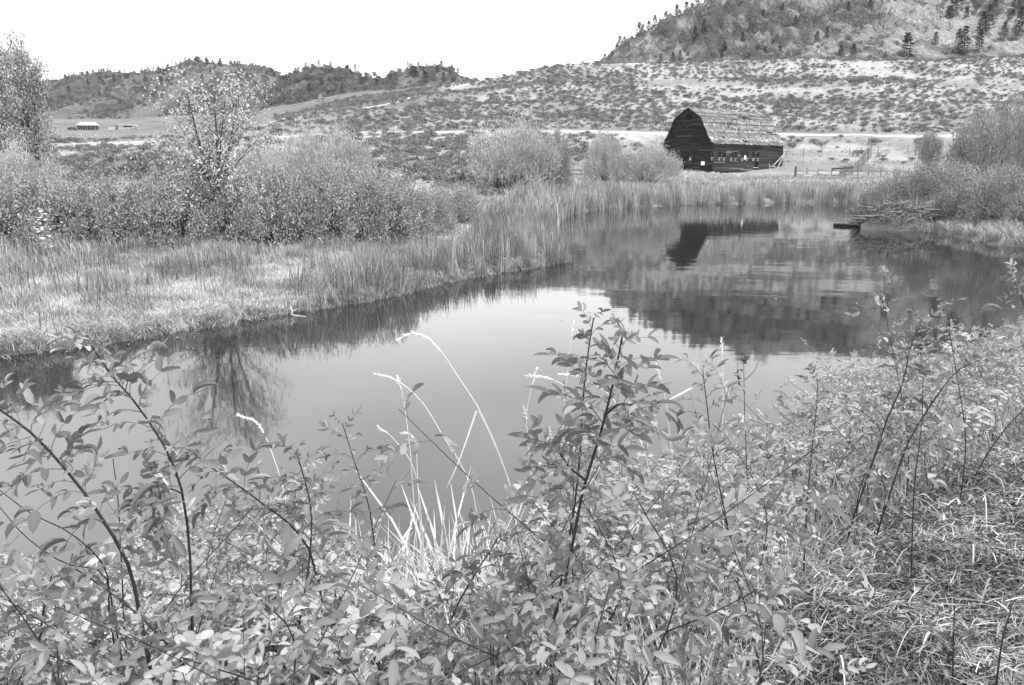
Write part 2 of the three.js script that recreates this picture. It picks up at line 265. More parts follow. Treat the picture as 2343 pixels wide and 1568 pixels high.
{
  const R = rng(77); let k = 0;
  const put = (f, u, s, h, label, group, wide = 1) => { const p = f(u, s); p.y -= 0.5; pine(p, h, k++, label, group, wide); };
  let nth = 0;
  for (const [u, h] of [[1384, 9], [1411, 10], [1418, 13], [1428, 11], [1446, 8], [1462, 13], [1470, 11], [1484, 10], [1498, 12], [1510, 8], [1523, 12], [1533, 9], [1548, 12], [1556, 9], [1570, 13], [1583, 11], [1594, 12], [1612, 10], [1621, 12], [1629, 9], [1640, 13]]) put(mountain, u, 0.97 + R() * 0.04, h * 0.82, 'small pine in the row along the left slope of the rocky mountain ridge', 'pines on the mountain ridge', 1.7);
  for (const [u, v] of [[1513, 140], [1541, 136], [1557, 138], [1575, 138], [1630, 136], [1652, 138], [1715, 138], [1753, 137], [1786, 135], [1924, 132], [1953, 132], [1893, 80], [1745, 40], [1820, 60], [1700, 90], [1870, 100], [2001, 68], [2170, 60], [2245, 80], [2260, 62], [2296, 95], [2315, 60], [2330, 78], [2210, 45], [2185, 30], [2276, 28], [2325, 20], [2140, 100], [1610, 70], [1660, 110], [1790, 20], [1990, 15], [1940, 30], [1590, 100]]) {
    let best = null; for (let s = 0; s <= 1; s += 0.02) { const q = proj(mountain(u, s)); if (!best || Math.abs(q[1] - v) < best[0]) best = [Math.abs(q[1] - v), s]; }
    put(mountain, u, best[1], (u > 2150 ? 11.5 : 6) * (0.6 + R() * 0.6), u > 2150 ? 'tall dark pine on the grassy right flank of the mountain' : 'small pine on the rocky mountain face', u > 2150 ? 'pines on the right flank' : 'pines on the rock face', 1.5);
  }
  const q = mountain(2075, 0.04); q.y = H(q.x, 352) - 1; pine(q, 13, k++, 'largest lone dark bushy pine at the foot of the mountain on the right', null, 1.45);
  for (const [u, h] of [[2192, 10], [2206, 11], [2240, 9]]) { const p = mountain(u, 0.05); pine(p, h, k++, 'dark pine in the row at the foot of the right slope', 'pines at the slope foot', 1.3); }
  for (let n = 0; n < 92; n++) { const u = 120 + R() * 520; put(darkHill, u, 0.95 + R() * 0.07, 2.5 + R() * 4, 'tiny dark pine along the wooded far left ridge', 'pines on the far left ridge', 2.3); }
  for (let n = 0; n < 150; n++) put(darkHill, 60 + R() * 620, 0.25 + R() * 0.68, 2.5 + R() * 4, 'dark pine on the flank of the far left hill', 'pines on the far left hillside', 1.9);
  for (const u of [648, 662, 676, 683, 700, 757, 792, 797, 800, 866, 872, 912, 1000, 1003, 1010, 1034, 1048]) put(paleHill, u, 0.98, 3.5 + R() * 4, 'tiny pine on the skyline of the rocky knolls', 'pines on the knolls', 1.9);
  for (let n = 0; n < 34; n++) put(paleHill, 650 + R() * 400, 0.15 + R() * 0.75, 4 + R() * 4, 'small dark pine on the flank of the rocky knolls', 'pines on the knoll flanks', 1.5);
}
// sagebrush over the dry slope
function bushProto(R, leaves, flat) {
  const mb = new MB(), n = 11, c = Array.from({ length: n }, () => { const a = R() * 6.283, r = Math.sqrt(R()) * 0.72; return [Math.cos(a) * r, 0.2 + (1 - r * r) * flat * (0.35 + R() * 0.6), Math.sin(a) * r, 0.7 + R() * 0.55]; });
  for (let k = 0; k < leaves; k++) { const q = c[k % n], e = unit(R), rr = 0.3 * Math.cbrt(R()); const o = V(q[0] + e.x * rr, Math.max(0.01, q[1] + e.y * rr * 0.8), q[2] + e.z * rr); const d = V(e.x, e.y * 0.6 + 0.7, e.z).normalize(); mb.quadLeaf(o, d, unit(R), 0.17 + R() * 0.13, 0.055, q[3] * (0.8 + R() * 0.4)); }
  for (let k = 0; k < 7; k++) { const q = c[k]; mb.tube([V(0, -0.1, 0), V(q[0] * 0.5, q[1] * 0.6, q[2] * 0.5), V(q[0], q[1], q[2])], 0.03, 0.012, 3, 0.5); }
  return mb.geo();
}
const bushes = [3, 5, 8, 13].map((s) => bushProto(rng(s), 220, 0.55 + s * 0.02)), sageMat = foliage(0.17, {});
{
  const R = rng(404), all = [], seen = new Set();
  const road1 = (x, d) => { const q = d; return q > 183.5 && q < 196; };
  for (let k = 0; k < 60000 && all.length < 9500; k++) {
    const d = Math.sqrt(lerp(62 * 62, 356 * 356, R())), x = (R() * 1.5 - 0.75) * d;
    const a = x / d, cover = fbm(x * 0.055, d * 0.05, 4);
    if (road1(x, d)) continue;
    if (d < 150 && a > 0.02) continue;
    if (d < 183 && a > 0.12 && R() > 0.12) continue;
    if (cover + (R() - 0.5) * 0.5 < 0.49) continue;
    if (a < -0.27 && d > 240) continue;
    if (a < -0.2 && R() < 0.6) continue;
    const y = H(x, d), s = 0.55 + R() * R() * 1.5; const key = Math.floor(x / 1.7) + 4000 * Math.floor(d / 3.2); if (seen.has(key) && R() < 0.85) continue; seen.add(key); all.push([V(x, y - 0.05, -d), R() * 6.28, s, 0, 0, 0.65 + R() * 0.35, s / d, Math.abs(a) < 0.6 && proj(V(x, y + s, -d))[1] < (a < -0.1 ? 372 : 395)]);
  }
  all.sort((p, q) => (q[7] ? q[6] : 0) - (p[7] ? p[6] : 0));
  all.slice(0, 280).forEach((b, k) => { const o = solo('sagebrush', bushes[k % 4], sageMat, -b[0].z > 190 ? 'grey sagebrush bush on the slope above the gravel road' : 'grey sagebrush bush on the flat below the gravel road', 'bush', -b[0].z > 190 ? 'sagebrush above the road' : 'sagebrush below the road'); o.position.copy(b[0]); o.rotation.y = b[1]; o.scale.set(b[2], b[2] * b[5], b[2]); });
  const rest = all.slice(280);
  for (let k = 0; k < 4; k++) { const l = rest.filter((_, n) => n % 4 === k); scatter('sagebrush_cover', 'countless grey sagebrush bushes covering the dry hillside', 'bushes', bushes[k], sageMat, l, l.map(() => 0.75 + R() * 0.5)); }
}
{ // scrub and small trees mottling the far hills
  const R = rng(818), l = [], tones = [];
  for (let k = 0; k < 8200; k++) {
    const which = R(), f = which < 0.55 ? darkHill : which < 0.72 ? paleHill : mountain, u = f === darkHill ? lerp(-300, 760, R()) : f === paleHill ? lerp(600, 1120, R()) : lerp(1390, 2500, R()), s = R() * 0.98, p = f(u, s);
    if (fbm(p.x * 0.03 + 5, p.y * 0.06 + p.z * 0.02, 3) + (R() - 0.5) * 0.3 < (f === mountain ? 0.56 : 0.48)) continue;
    p.y -= 0.3; l.push([p, R() * 6.28, f === mountain ? 0.8 + R() * 1.4 : 1.2 + R() * 2.2, 0, 0, 0.8 + R() * 0.7]); tones.push(f === mountain ? 0.5 + R() * 0.5 : 0.45 + R() * 0.5);
  }
  scatter('hill_scrub', 'dark scrub and little trees mottling the distant hillsides', 'scrub', bushes[1], sageMat, l, tones);
}

// ---------------------------------------------------------------- gambrel barn
{
  const base = elev(392.5, 137), F0 = V(31.6, base, -137), o = thing('barn', 'weathered dark wooden gambrel barn with shingled roof beyond the pond', 'barn', F0, 0.688), R = rng(19);
  const sunlitWood = matte(0.036, { vertexColors: true, roughness: 0.95, specularIntensity: 0.1 }), wood = matte(0.017, { vertexColors: true, roughness: 0.95, specularIntensity: 0.1 }), grey = matte(0.22, { vertexColors: true, map: grain }), pale = matte(0.75), L = 18.9, W = 10.2;  // long side wall: lighter copy of the gable wood, sunlight put into its colour
  const prof = [[-0.2, 4.35], [0.35, 4.75], [1.0, 5.7], [2.4, 8.35], [5.1, 10.05]];   // half of the gable: (in from the eave, height)
  const roofAt = (w) => table(prof, w > 5.1 ? 10.2 - w : w);
  const edge = (y) => y <= 4.55 ? 0 : table(prof.map(([w, h]) => [h, w]), y);
  const board = 0.19;
  function wall(rowsTop, span, holes, make) {   // courses of boards broken at the openings
    const mb = new MB();
    for (let y = 0; y < rowsTop; y += board) {
      const [s0, s1] = span(y + board); if (s1 - s0 < 0.05) continue;
      let cuts = [[s0, s1]];
      for (const [a, b, c, d] of holes) if (y + board * 0.5 > c && y + board * 0.5 < d) cuts = cuts.flatMap(([p, q]) => a >= q || b <= p ? [[p, q]] : [[p, a], [b, q]].filter(([m, n]) => n - m > 0.02));
      for (const [p, q] of cuts) { let x = p; while (x < q - 1e-6) { let e = Math.min(q, x + 1.6 + R() * 3.4); if (q - e < 0.5) e = q; const tone = 0.6 + R() * R() * 1.6 + (R() < 0.06 ? 2.4 : 0); make(mb, x, e - 0.012, y + 0.008, y + board - (R() < 0.05 ? 0.07 : 0.006), tone, 0.03 + R() * 0.018); x = e; } }
    }
    return mb.geo();
  }
  const wins = [];
  for (const [zx, w] of [[1050, 0.58], [1153, 0.6], [1220, 0.66], [1318, 0.58], [1383, 0.62], [1480, 0.66], [1540, 0.7], [1634, 0.6], [1698, 0.5]]) {
    const u = (2200 + zx * 0.239) / 1.487, k = (u - CU) / F * 0.977; wins.push([(k * 137 - 32.9) / (0.772 - k * 0.635), w]);
  }
  const sideHoles = [...wins.map(([x, w]) => [x - w / 2, x + w / 2, 2.2, 3.0]), [11.2, 11.85, 0.7, 1.6]];
  part('side_siding', wall(4.2, () => [0.06, L], sideHoles, (mb, a, b, c, d, t, p) => mb.box(a, b, c, d, -0.06, p - 0.04, t)), sunlitWood, o, true);
  const gableHoles = [[4.0, 6.15, 0.28, 2.5], [4.5, 5.7, 8.0, 9.2]];
  const gable = (holes, x0) => wall(10, (y) => { const e = edge(y); return [e + 0.02, W - e - 0.02]; }, holes, (mb, a, b, c, d, t, p) => mb.box(x0 - p, x0 + 0.05, c, d, -b, -a, t));
  part('gable_siding', gable(gableHoles, 0), wood, o, true);
  part('rear_siding', gable([], L - 0.02), wood, o, true);
  part('far_side_siding', wall(4.2, () => [0.06, L - 0.06], [[6.7, 7.25, 1.95, 2.4]], (mb, a, b, c, d, t, p) => mb.box(a, b, c, d, -W - p, -W + 0.05, t)), wood, o, true);
  for (const [x, z] of [[0, 0], [L, 0], [0, -W], [L, -W]]) part('corner_post', new MB().box(x - 0.07, x + 0.07, -0.05, 4.2, z - 0.05, z + 0.05, 1.4).geo(), wood, o);
  // each opening: a frame, and a pale sill and patch on the lower wall
  wins.forEach(([x, w], k) => {
    const f = part('window', new MB().box(x - w / 2 - 0.06, x - w / 2, 2.15, 3.06, -0.05, 0.05, 1.2).box(x + w / 2, x + w / 2 + 0.06, 2.15, 3.06, -0.05, 0.05, 1.2).box(x - w / 2 - 0.06, x + w / 2 + 0.06, 3.06, 3.12, -0.05, 0.06, 1.2).geo(), wood, o);
    part('sill', new MB().box(x - w * 0.66, x + w * 0.66, 2.08, 2.15, 0.0, 0.09, 1).geo(), matte(0.3), f);
    if (k % 3 === 0) part('shutter', new MB().box(x - w / 2 + 0.02, x - w / 2 + 0.28, 2.3, 2.98, -0.03, 0.0, 1.8).geo(), wood, f);
    part('feed_hatch', new MB().box(x - 0.13 - (k % 3) * 0.02, x + 0.11, 1.7, 1.94 + (k % 2) * 0.03, 0.005, 0.035, 1, 0.05).geo(), matte(0.24 + (k % 4) * 0.05), o);
  });
  const dr = part('doorway', new MB().box(-0.09, 0.02, 0.28, 2.6, -3.98, -3.86, 1.3).box(-0.09, 0.02, 0.28, 2.6, -6.29, -6.17, 1.3).box(-0.1, 0.02, 2.5, 2.62, -6.17, -3.98, 1.3).geo(), wood, o);
  part('threshold', new MB().box(-0.14, 0.05, 0.16, 0.26, -6.3, -3.86, 1).geo(), matte(0.22), dr);
  const loft = part('loft_opening', new MB().box(-0.07, 0.02, 7.93, 7.99, -5.8, -4.4, 4).geo(), wood, o);
  for (let k = 0; k < 5; k++) part('slat', new MB().box(-0.03, 0.0, 8.1 + k * 0.22, 8.19 + k * 0.22, -5.7 + (k % 2) * 0.3, -4.5 - (k % 3) * 0.25, 1, (k % 2 - 0.5) * 0.1).geo(), wood, loft);
  part('small_door', new MB().box(11.1, 11.18, 0.7, 1.66, -0.04, 0.06, 1.3).box(11.87, 11.95, 0.7, 1.66, -0.04, 0.06, 1.3).geo(), wood, o);
  part('door_sill', new MB().box(10.6, 12.0, 0.6, 0.68, 0, 0.12).geo(), matte(0.42), o);
  part('sign', new MB().box(-0.075, -0.055, 0.98, 1.58, -2.25, -1.55).geo(), pale, o).userData.label = 'white square sign on the gable wall';
  part('sign', new MB().box(8.0, 8.55, 1.95, 2.55, 0.055, 0.075).geo(), pale, o).userData.label = 'white square sign between the small windows';
  // roof: sagging courses of shingles, some gone
  function slope(flip) {
    const mb = new MB(), runs = []; let len = 0; const pts = prof.slice().reverse();
    for (let k = 1; k < pts.length; k++) { const n = Math.hypot(pts[k][0] - pts[k - 1][0], pts[k][1] - pts[k - 1][1]); runs.push([len, pts[k - 1], pts[k], n]); len += n; }
    const on = (s) => { const r = runs.find((q) => s <= q[0] + q[3]) ?? runs[runs.length - 1], t = (s - r[0]) / r[3]; return [lerp(r[1][0], r[2][0], t), lerp(r[1][1], r[2][1], t), (r[2][0] - r[1][0]) / r[3], (r[2][1] - r[1][1]) / r[3]]; };
    for (let s = 0.02, row = 0; s < len; s += 0.27, row++) for (let x = -0.35 - R() * 0.1; x < L + 0.3; ) {
      const w = 0.14 + R() * 0.22, worn = fbm(x * 0.5 + row * 0.02, row * 0.45 + (flip ? 40 : 0), 3), bare = noise(x * 0.35 + 9, row * 0.7);
      const gone = (bare > 0.85 && R() < 0.6) || (!flip && row > 6 && row < 11 && x > 10.2 && x < 13.4 && R() < (row === 8 ? 0.05 : 0.55)) || (row < 1 && R() < 0.35) || R() < 0.012;
      if (!gone) {
        const low = row > 12 ? 1 : 0, sl = 0.34 + R() * 0.1 + (R() < 0.1 ? 0.1 : 0), [a, b, da, db] = on(s), lift = 0.05 + 0.04 * hash(row, 77) + R() * 0.02 + (R() < 0.05 * (1 + low * 3) ? 0.09 : 0), tilt = (R() - 0.5) * 0.05;
        const sag = -0.07 * Math.sin(Math.PI * clamp(x / L, 0, 1)) * (1 - s / len), z = (q) => flip ? -W + q : -q, nx = flip ? db : -db, tone = (0.55 + worn * 0.75) * (0.4 + 1.15 * hash(row, flip ? 3 : 8)) * (0.82 + R() * 0.36) * (R() < 0.07 + low * 0.12 ? 1.7 : 1) * (R() < 0.12 ? 0.4 : 1);
        const P = (u, t, h) => { const q = a + da * t, y = b + db * t + sag; return [x + u + tilt * t, y - (flip ? da : da) * 0 + h * Math.abs(da), z(q - Math.abs(db) * h)]; };
        const k = [P(0, 0, 0.02), P(w - 0.012, 0, 0.02), P(w - 0.012, sl, lift), P(0, sl, lift), P(0, sl, lift - 0.025), P(w - 0.012, sl, lift - 0.025)].map((q) => mb.vert(...q, tone, q[0] * 0.4, q[1] * 0.4));
        mb.quad(k[0], k[3], k[2], k[1]); mb.quad(k[3], k[4], k[5], k[2]);
      }
      x += w;
    }
    return mb.geo();
  }
  const roof = part('roof', (() => {   // spaced sheathing boards and rafters under the shingles
    const mb = new MB();
    for (const f of [0, 1]) for (let k = 1; k < prof.length; k++) {
      const [a0, b0] = prof[k - 1], [a1, b1] = prof[k], n = Math.hypot(a1 - a0, b1 - b0), m = Math.max(1, Math.round(n / 0.3));
      for (let j = 0; j < m; j++) { const q = (t) => [lerp(a0, a1, t), lerp(b0, b1, t)], [c0, e0] = q(j / m), [c1, e1] = q((j + 0.84) / m); const z = (w) => f ? -W + w : -w; let prev = null; for (let x = 0; x <= 6; x++) { const X = -0.3 + x * (L + 0.6) / 6, sag = -0.07 * Math.sin(Math.PI * x / 6) * (b0 / 10) - 0.03; const r = [mb.vert(X, e0 + sag, z(c0), 1), mb.vert(X, e1 + sag, z(c1), 1)]; if (prv(prev)) mb.quad(prev[0], r[0], r[1], prev[1]); prev = r; } }
      for (let x = 0; x <= L + 0.01; x += L / 12) mb.tube([V(x, b0 - 0.12, f ? -W + a0 : -a0), V(x, b1 - 0.12, f ? -W + a1 : -a1)], 0.07, 0.07, 4, 0.8);
    }
    return mb.geo();
  })(), wood, o);
  part('shingles', slope(false), grey, roof, true); part('shingles', slope(true), grey, roof, true);
  part('eave_board', new MB().box(17.6, 20.2, 4.12, 4.2, 0.2, 0.32, 1, -0.11).geo(), matte(0.09), o);
  for (const [a, b] of [[0.35, 0.75], [1.3, 1.7]]) part('foundation_beam', new MB().box(-0.08, 0.3, -0.75, -0.02, -b, -a, 1).geo(), wood, o);
  // rubble foundation
  const stones = [1, 2, 3].map((s) => { const g = new THREE.DodecahedronGeometry(0.3, 1), p = g.attributes.position; for (let i = 0; i < p.count; i++) { const k = 0.8 + 0.4 * noise(p.getX(i) * 4 + s * 9, p.getY(i) * 4 + p.getZ(i) * 3); p.setXYZ(i, p.getX(i) * k * 1.3, p.getY(i) * k * 0.75, p.getZ(i) * k); } g.computeVertexNormals(); return g; }), tones = [0.22, 0.36, 0.5, 0.28].map((v) => matte(v));
  for (let k = 0; k < 74; k++) { const t = k / 74, side = t > 0.62, s = part('stone', stones[k % 3], tones[Math.floor(R() * 4)], o), along = side ? (t - 0.62) / 0.38 * 14 : 0; s.position.set(side ? along : -0.02 + R() * 0.2, -0.24 - R() * 0.55, side ? -0.1 : -(t / 0.62) * W); s.rotation.y = R() * 6; s.scale.setScalar(0.6 + R() * 0.7); }
  // a broken frame of poles leaning on the far end of the wall
  const at = (x, y, z) => o.localToWorld(V(x, y, z)); o.updateMatrixWorld(true);
  const frame = thing('timber_frame', 'broken bleached timber frame leaning on the right end of the barn', 'timber', at(16, 0, 0.8), 0.688), fm = matte(0.4);
  for (const [a, b] of [[[-1.9, -0.3, 0.3], [-2.2, 1.35, 0.1]], [[-1.2, 0.9, 0.2], [2.4, 2.9, -0.2]], [[-0.5, -0.2, 0.3], [2.2, 2.75, -0.1]], [[2.3, 3.3, -0.2], [2.9, -0.2, 0.2]], [[-2.1, 0.9, 0.2], [-0.4, 0.75, 0.2]]]) part('pole', new MB().tube([V(...a), V(...b)], 0.07, 0.06, 5, 1).geo(), fm, frame);
}
function prv(p) { return p !== null; }

// ---------------------------------------------------------------- fences, corral
const post = (h, r, R) => new MB().tube([V(0, -0.5, 0), V((R() - 0.5) * 0.08, h, (R() - 0.5) * 0.08)], r, r * 0.9, 6, 1).geo(), silver = matte(0.2, { vertexColors: true }), darkWood = matte(0.075, { vertexColors: true });
{
  const R = rng(61), o = thing('rail_fence', 'low weathered pole corral fence right of the barn', 'fence');
  const line = [[1822, 115], [1848, 115], [1874, 115], [1905, 114], [1935, 113.5], [1966, 112], [1990, 111], [2018, 110], [2050, 108]].map(([u, d], k) => { const x = (u - CU) / F * 0.978 * d, p = onGround(x, d); const m = part('post', post(k === 0 ? 1.75 : 1.35 + R() * 0.25, k === 0 ? 0.17 : 0.09, R), k === 0 ? darkWood : silver, o); m.position.copy(p); return p; });
  for (let k = 1; k < line.length; k++) for (const h of [1.2, 0.65]) { if (h < 1 && k > 5) continue; part('rail', new MB().tube([line[k - 1].clone().add(V(0, h + R() * 0.08, 0.1)), line[k].clone().add(V(0, h - R() * 0.15, 0.1))], 0.07, 0.06, 5, 1).geo(), silver, o); }
  const beam = solo('wooden_beam', new MB().tube([line[3].clone().add(V(0, 1.45, 0)), line[5].clone().add(V(-0.6, 1.58, 0))], 0.13, 0.11, 6, 1).geo(), darkWood, 'heavy dark beam laid along the top of the corral fence', 'beam');
  const board = solo('pale_panel', new MB().box(-0.55, 0.55, -0.4, 0.75, -0.04, 0.04, 1).geo(), matte(0.36), 'small pale panel leaning under the corral rail', 'panel'); board.position.copy(onGround(line[0].x + 1.6, 114.5)); board.rotation.x = -0.15;
  const t = thing('board_fence', 'tall old upright board fence climbing behind the corral', 'fence');
  for (let k = 0; k < 26; k++) { const s = k / 25, u = lerp(1925, 1992, s), d = lerp(117, 158, s), x = (u - CU) / F * 0.978 * d, h = 1.1 + 0.9 * smoothstep(s, 0.3, 0.8) + R() * 0.4; if (R() < 0.14) continue; const b = part('board', new MB().box(-0.14, 0.14, -0.3, h, -0.02, 0.02, 0.7 + R() * 0.6).geo(), silver, t); b.position.copy(onGround(x, d)); b.rotation.set(0, -0.5, (R() - 0.5) * 0.1); }
  for (const h of [0.4, 1.0]) part('rail', new MB().tube([0, 0.33, 0.66, 1].map((s) => { const d = lerp(117, 158, s); return onGround((lerp(1925, 1992, s) - CU) / F * 0.978 * d, d).add(V(0, h, 0.05)); }), 0.05, 0.05, 5, 1).geo(), silver, t);
  const w = thing('wire_fence', 'thin wire fence on leaning posts across the field below the road', 'fence'), pp = [];
  for (const [u, d] of [[1800, 158], [1840, 160], [1882, 161], [1945, 163], [2010, 164], [2078, 165], [2096, 160], [2140, 166]]) { const p = onGround((u - CU) / F * 0.975 * d, d); pp.push(p); const m = part('post', post(1.15 + R() * 0.4, 0.06, R), darkWood, w); m.position.copy(p); }
  for (const h of [0.7, 1.3]) part('wire', new MB().tube(pp.map((p) => p.clone().add(V(0, h, 0))), 0.012, 0.012, 3, 1).geo(), darkWood, w);
  const up = thing('roadside_fence', 'row of small posts along the bank above the gravel road', 'fence');
  for (const [u, d] of [[1800, 206], [1836, 207], [1872, 208], [1915, 209], [2012, 210], [2060, 210]]) { const m = part('post', post(1.5, 0.07, R), darkWood, up); m.position.copy(onGround((u - CU) / F * 0.972 * d, d)); }
  const gate = thing('gate', 'small low dark gate between the two willow shrubs', 'gate', onGround((1318 - CU) / F * 0.978 * 108, 108));
  for (const x of [-1.2, 1.1]) part('post', new MB().tube([V(x, -0.4, 0), V(x, 1.5, 0)], 0.09, 0.08, 5, 1).geo(), darkWood, gate);
  for (const y of [0.6, 1.1]) part('rail', new MB().tube([V(-1.2, y, 0.06), V(1.1, y, 0.06)], 0.06, 0.06, 5, 1).geo(), darkWood, gate);
}
// ---------------------------------------------------------------- far houses
{
  const place = (u, v, d) => { const p = sight(u, v, d); p.y = H(p.x, d); return p; }, wallM = matte(0.26), whiteM = matte(0.42), dark = matte(0.04), roofM = matte(0.33);
  const p1 = place(198, 302, 420), h1 = thing('house', 'low far house with pale roof over a dark colonnade', 'house', p1, 0.1);
  part('wall', new MB().box(-4.3, 4.3, -0.6, 2.2, -4, -1.2).geo(), dark, h1);
  part('roof', (() => { const mb = new MB(), k = [[-4.8, 2.1, 0.4], [4.6, 2.1, 0.4], [3.6, 3.7, -2.2], [-3.6, 3.7, -2.2], [-4.8, 2.1, -5], [4.6, 2.1, -5]].map((q) => mb.vert(...q, 1)); mb.quad(k[0], k[1], k[2], k[3]); mb.quad(k[3], k[2], k[5], k[4]); mb.tri(k[1], k[5], k[2]); mb.tri(k[0], k[3], k[4]); return mb.geo(); })(), roofM, h1);
  for (let k = 0; k < 8; k++) part('column', new MB().box(-0.08, 0.08, -0.5, 2.1, -0.08, 0.08).geo(), wallM, h1).position.set(-4.1 + k * 1.18, 0, 0.1);
  const w1 = part('wing', new MB().box(-9.6, -4.4, -0.6, 2.5, -4.4, -0.6).geo(), wallM, h1);
  for (const x of [-8.6, -7.1, -5.8]) part('window', new MB().box(x - 0.2, x + 0.2, 0.7, 1.3, -0.62, -0.58).geo(), dark, w1);
  const p2 = place(287, 295, 425), h2 = thing('house', 'white far house with flat roof and dark window band', 'house', p2, 0.05);
  part('wall', new MB().box(-3.6, 3.6, -0.5, 2.0, -4, 0).geo(), whiteM, h2);
  part('roof', new MB().box(-3.9, 4.4, 2.0, 2.5, -4.4, 0.5, 1, -0.03).geo(), whiteM, h2);
  part('window', new MB().box(-1.0, 3.3, 1.0, 1.75, -0.1, 0.04).geo(), dark, h2);
  part('wing', new MB().box(-8.2, -5.0, -0.6, 1.1, -3, 0).geo(), whiteM, h2); part('chimney', new MB().box(-4.9, -4.1, -0.5, 2.3, -2, -0.6).geo(), matte(0.14), h2);
  const porch = part('porch', new MB().box(2.6, 6.4, 0.35, 0.6, -2, 1.6).geo(), whiteM, h2); part('porch_wall', new MB().box(2.8, 6.2, -1.0, 0.33, -1.8, 0.6).geo(), dark, porch);
  const p3 = place(733, 236, 400), h3 = thing('pavilion', 'small far pavilion with a two tier roof on a hillside terrace', 'pavilion', p3, 0.2);
  for (const [r, y0, y1] of [[2.0, 1.9, 2.8], [1.1, 2.9, 3.7]]) part('roof', new MB().tube([V(0, y0, 0), V(0, y1, 0)], r, r * 0.35, 6, 1).geo(), matte(0.2), h3);
  for (let k = 0; k < 6; k++) part('post', new MB().box(-0.09, 0.09, 0, 1.95, -0.09, 0.09).geo(), dark, h3).position.set(Math.cos(k * 1.047) * 1.6, 0, Math.sin(k * 1.047) * 1.6);
  part('terrace_wall', new MB().box(-2.6, 2.6, -1.6, 0.1, -2, 2).geo(), wallM, h3);
  const p4 = place(166, 305, 412), car = thing('parked_car', 'tiny dark parked car left of the far house with the colonnade', 'car', p4, 0.1);
  part('body', new MB().box(-1.9, 1.9, 0.3, 0.85, -0.8, 0.8).box(-1.1, 1.2, 0.85, 1.35, -0.7, 0.7).geo(), matte(0.05, { roughness: 0.4 }), car);
  for (const [x, z] of [[-1.2, 0.8], [1.2, 0.8], [-1.2, -0.8], [1.2, -0.8]]) part('wheel', new THREE.CylinderGeometry(0.32, 0.32, 0.2, 10).rotateX(Math.PI / 2), dark, car).position.set(x, 0.32, z);
}

// ---------------------------------------------------------------- shrubs, trees and reeds round the pond
function shrubProto(R, o) {   // unit-sized: height 1, half width 1; leaves in clumps at the ends of branching stems
  const st = new MB(), lf = new MB();
  for (let k = 0; k < o.clumps; k++) {
    const a = R() * 6.283, rr = Math.sqrt(R()), top = Math.pow(1 - rr * rr, 0.45), y = o.low + (1 - o.low) * Math.min(1, (0.12 + 0.88 * Math.pow(R(), o.fill)) * top * (0.8 + 0.32 * noise(a * 1.3 + o.seed, rr * 3))), c = V(Math.cos(a) * rr * (0.8 + 0.35 * noise(a * 2 + 7, y * 4)), y, Math.sin(a) * rr), rad = o.rad * (0.6 + 0.8 * R()), tone = 0.78 + R() * 0.45;
    const b = V(c.x * 0.12, 0, c.z * 0.12), mid = V(lerp(b.x, c.x, 0.45), c.y * 0.6, lerp(b.z, c.z, 0.45));
    if (k % o.stemEvery === 0) st.tube(curve([b, mid, c], 5), o.stemR, o.stemR * 0.25, 4, 1, false);
    const axis = V(c.x * 0.8, 0.75, c.z * 0.8).normalize();
    for (let j = 0; j < o.per; j++) {
      const e = unit(R), q = Math.cbrt(R()) * rad, along = (R() - 0.4) * rad * o.plume, p = c.clone().addScaledVector(e, q).addScaledVector(axis, along);
      if (p.y < 0.01) p.y = 0.01 + R() * 0.05;
      const d = e.clone().lerp(axis, o.plume > 1 ? 0.6 : 0.25).add(V(0, -0.15 * (o.plume < 1), 0)).normalize(), s = 0.7 + R() * 0.6;
      lf.quadLeaf(p, d, unit(R).lerp(V(0, 1, 0), 0.35).normalize(), o.L * s, o.W * s, tone * (0.8 + R() * 0.4));
    }
  }
  return [st.geo(), lf.geo()];
}
const broad = [11, 12, 13].map((s) => shrubProto(rng(s), { seed: s, clumps: 160, per: 92, low: 0.03, fill: 0.7, rad: 0.15, plume: 0.7, L: 0.041, W: 0.0135, stemEvery: 5, stemR: 0.009 }));
const willow = [21, 22, 23].map((s) => shrubProto(rng(s), { seed: s, clumps: 230, per: 95, low: 0.05, fill: 0.55, rad: 0.125, plume: 1.5, L: 0.038, W: 0.009, stemEvery: 4, stemR: 0.008 }));
const twigM = matte(0.06, { vertexColors: true });
const leafM = { mid: foliage(0.25), light: foliage(0.36), dark: foliage(0.15), deep: foliage(0.17), aspen: foliage(0.34) };
function shrub(name, kind, k, u, vTop, d, width, mat, label, cat, group) {
  const x = sight(u, 450, d).x, p = onGround(x, d), h = sight(u, vTop, d).y - p.y, w = width / 2 / F * d;
  const o = thing(name, label, cat, p.add(V(0, -0.05, 0)), k * 2.4, group); part('stem', kind[k % 3][0], twigM, o); part('leaves', kind[k % 3][1], leafM[mat], o, true); o.scale.set(w, h, w * 0.95); return o;
}
const ORD = ['first', 'second', 'third', 'fourth', 'fifth', 'sixth', 'seventh', 'eighth', 'ninth', 'tenth', 'eleventh', 'twelfth', 'thirteenth', 'fourteenth', 'fifteenth'];
[[-70, 420, 23, 230], [40, 402, 24.5, 200], [130, 398, 26, 200], [225, 408, 25.5, 190], [310, 398, 26.5, 200], [395, 408, 26, 180], [470, 402, 27.5, 200], [560, 408, 27, 190], [640, 396, 28, 200], [720, 402, 28.5, 190], [795, 392, 29.5, 190], [865, 405, 30, 170], [920, 425, 31, 130], [985, 440, 34, 110], [1045, 432, 40, 110]].forEach(([u, v, d, w], k) => shrub('shrub', broad, k, u, v + (u > 100 && u < 420 ? -2 : -16), d, w * 1.12, 'mid', `broad leafed shrub, ${ORD[k]} from the left in the row along the left bank`, 'shrub'));
shrub('willow_shrub', willow, 0, 690, 296, 37, 190, 'light', 'pale rounded willow shrub just right of the slender young tree', 'willow shrub');
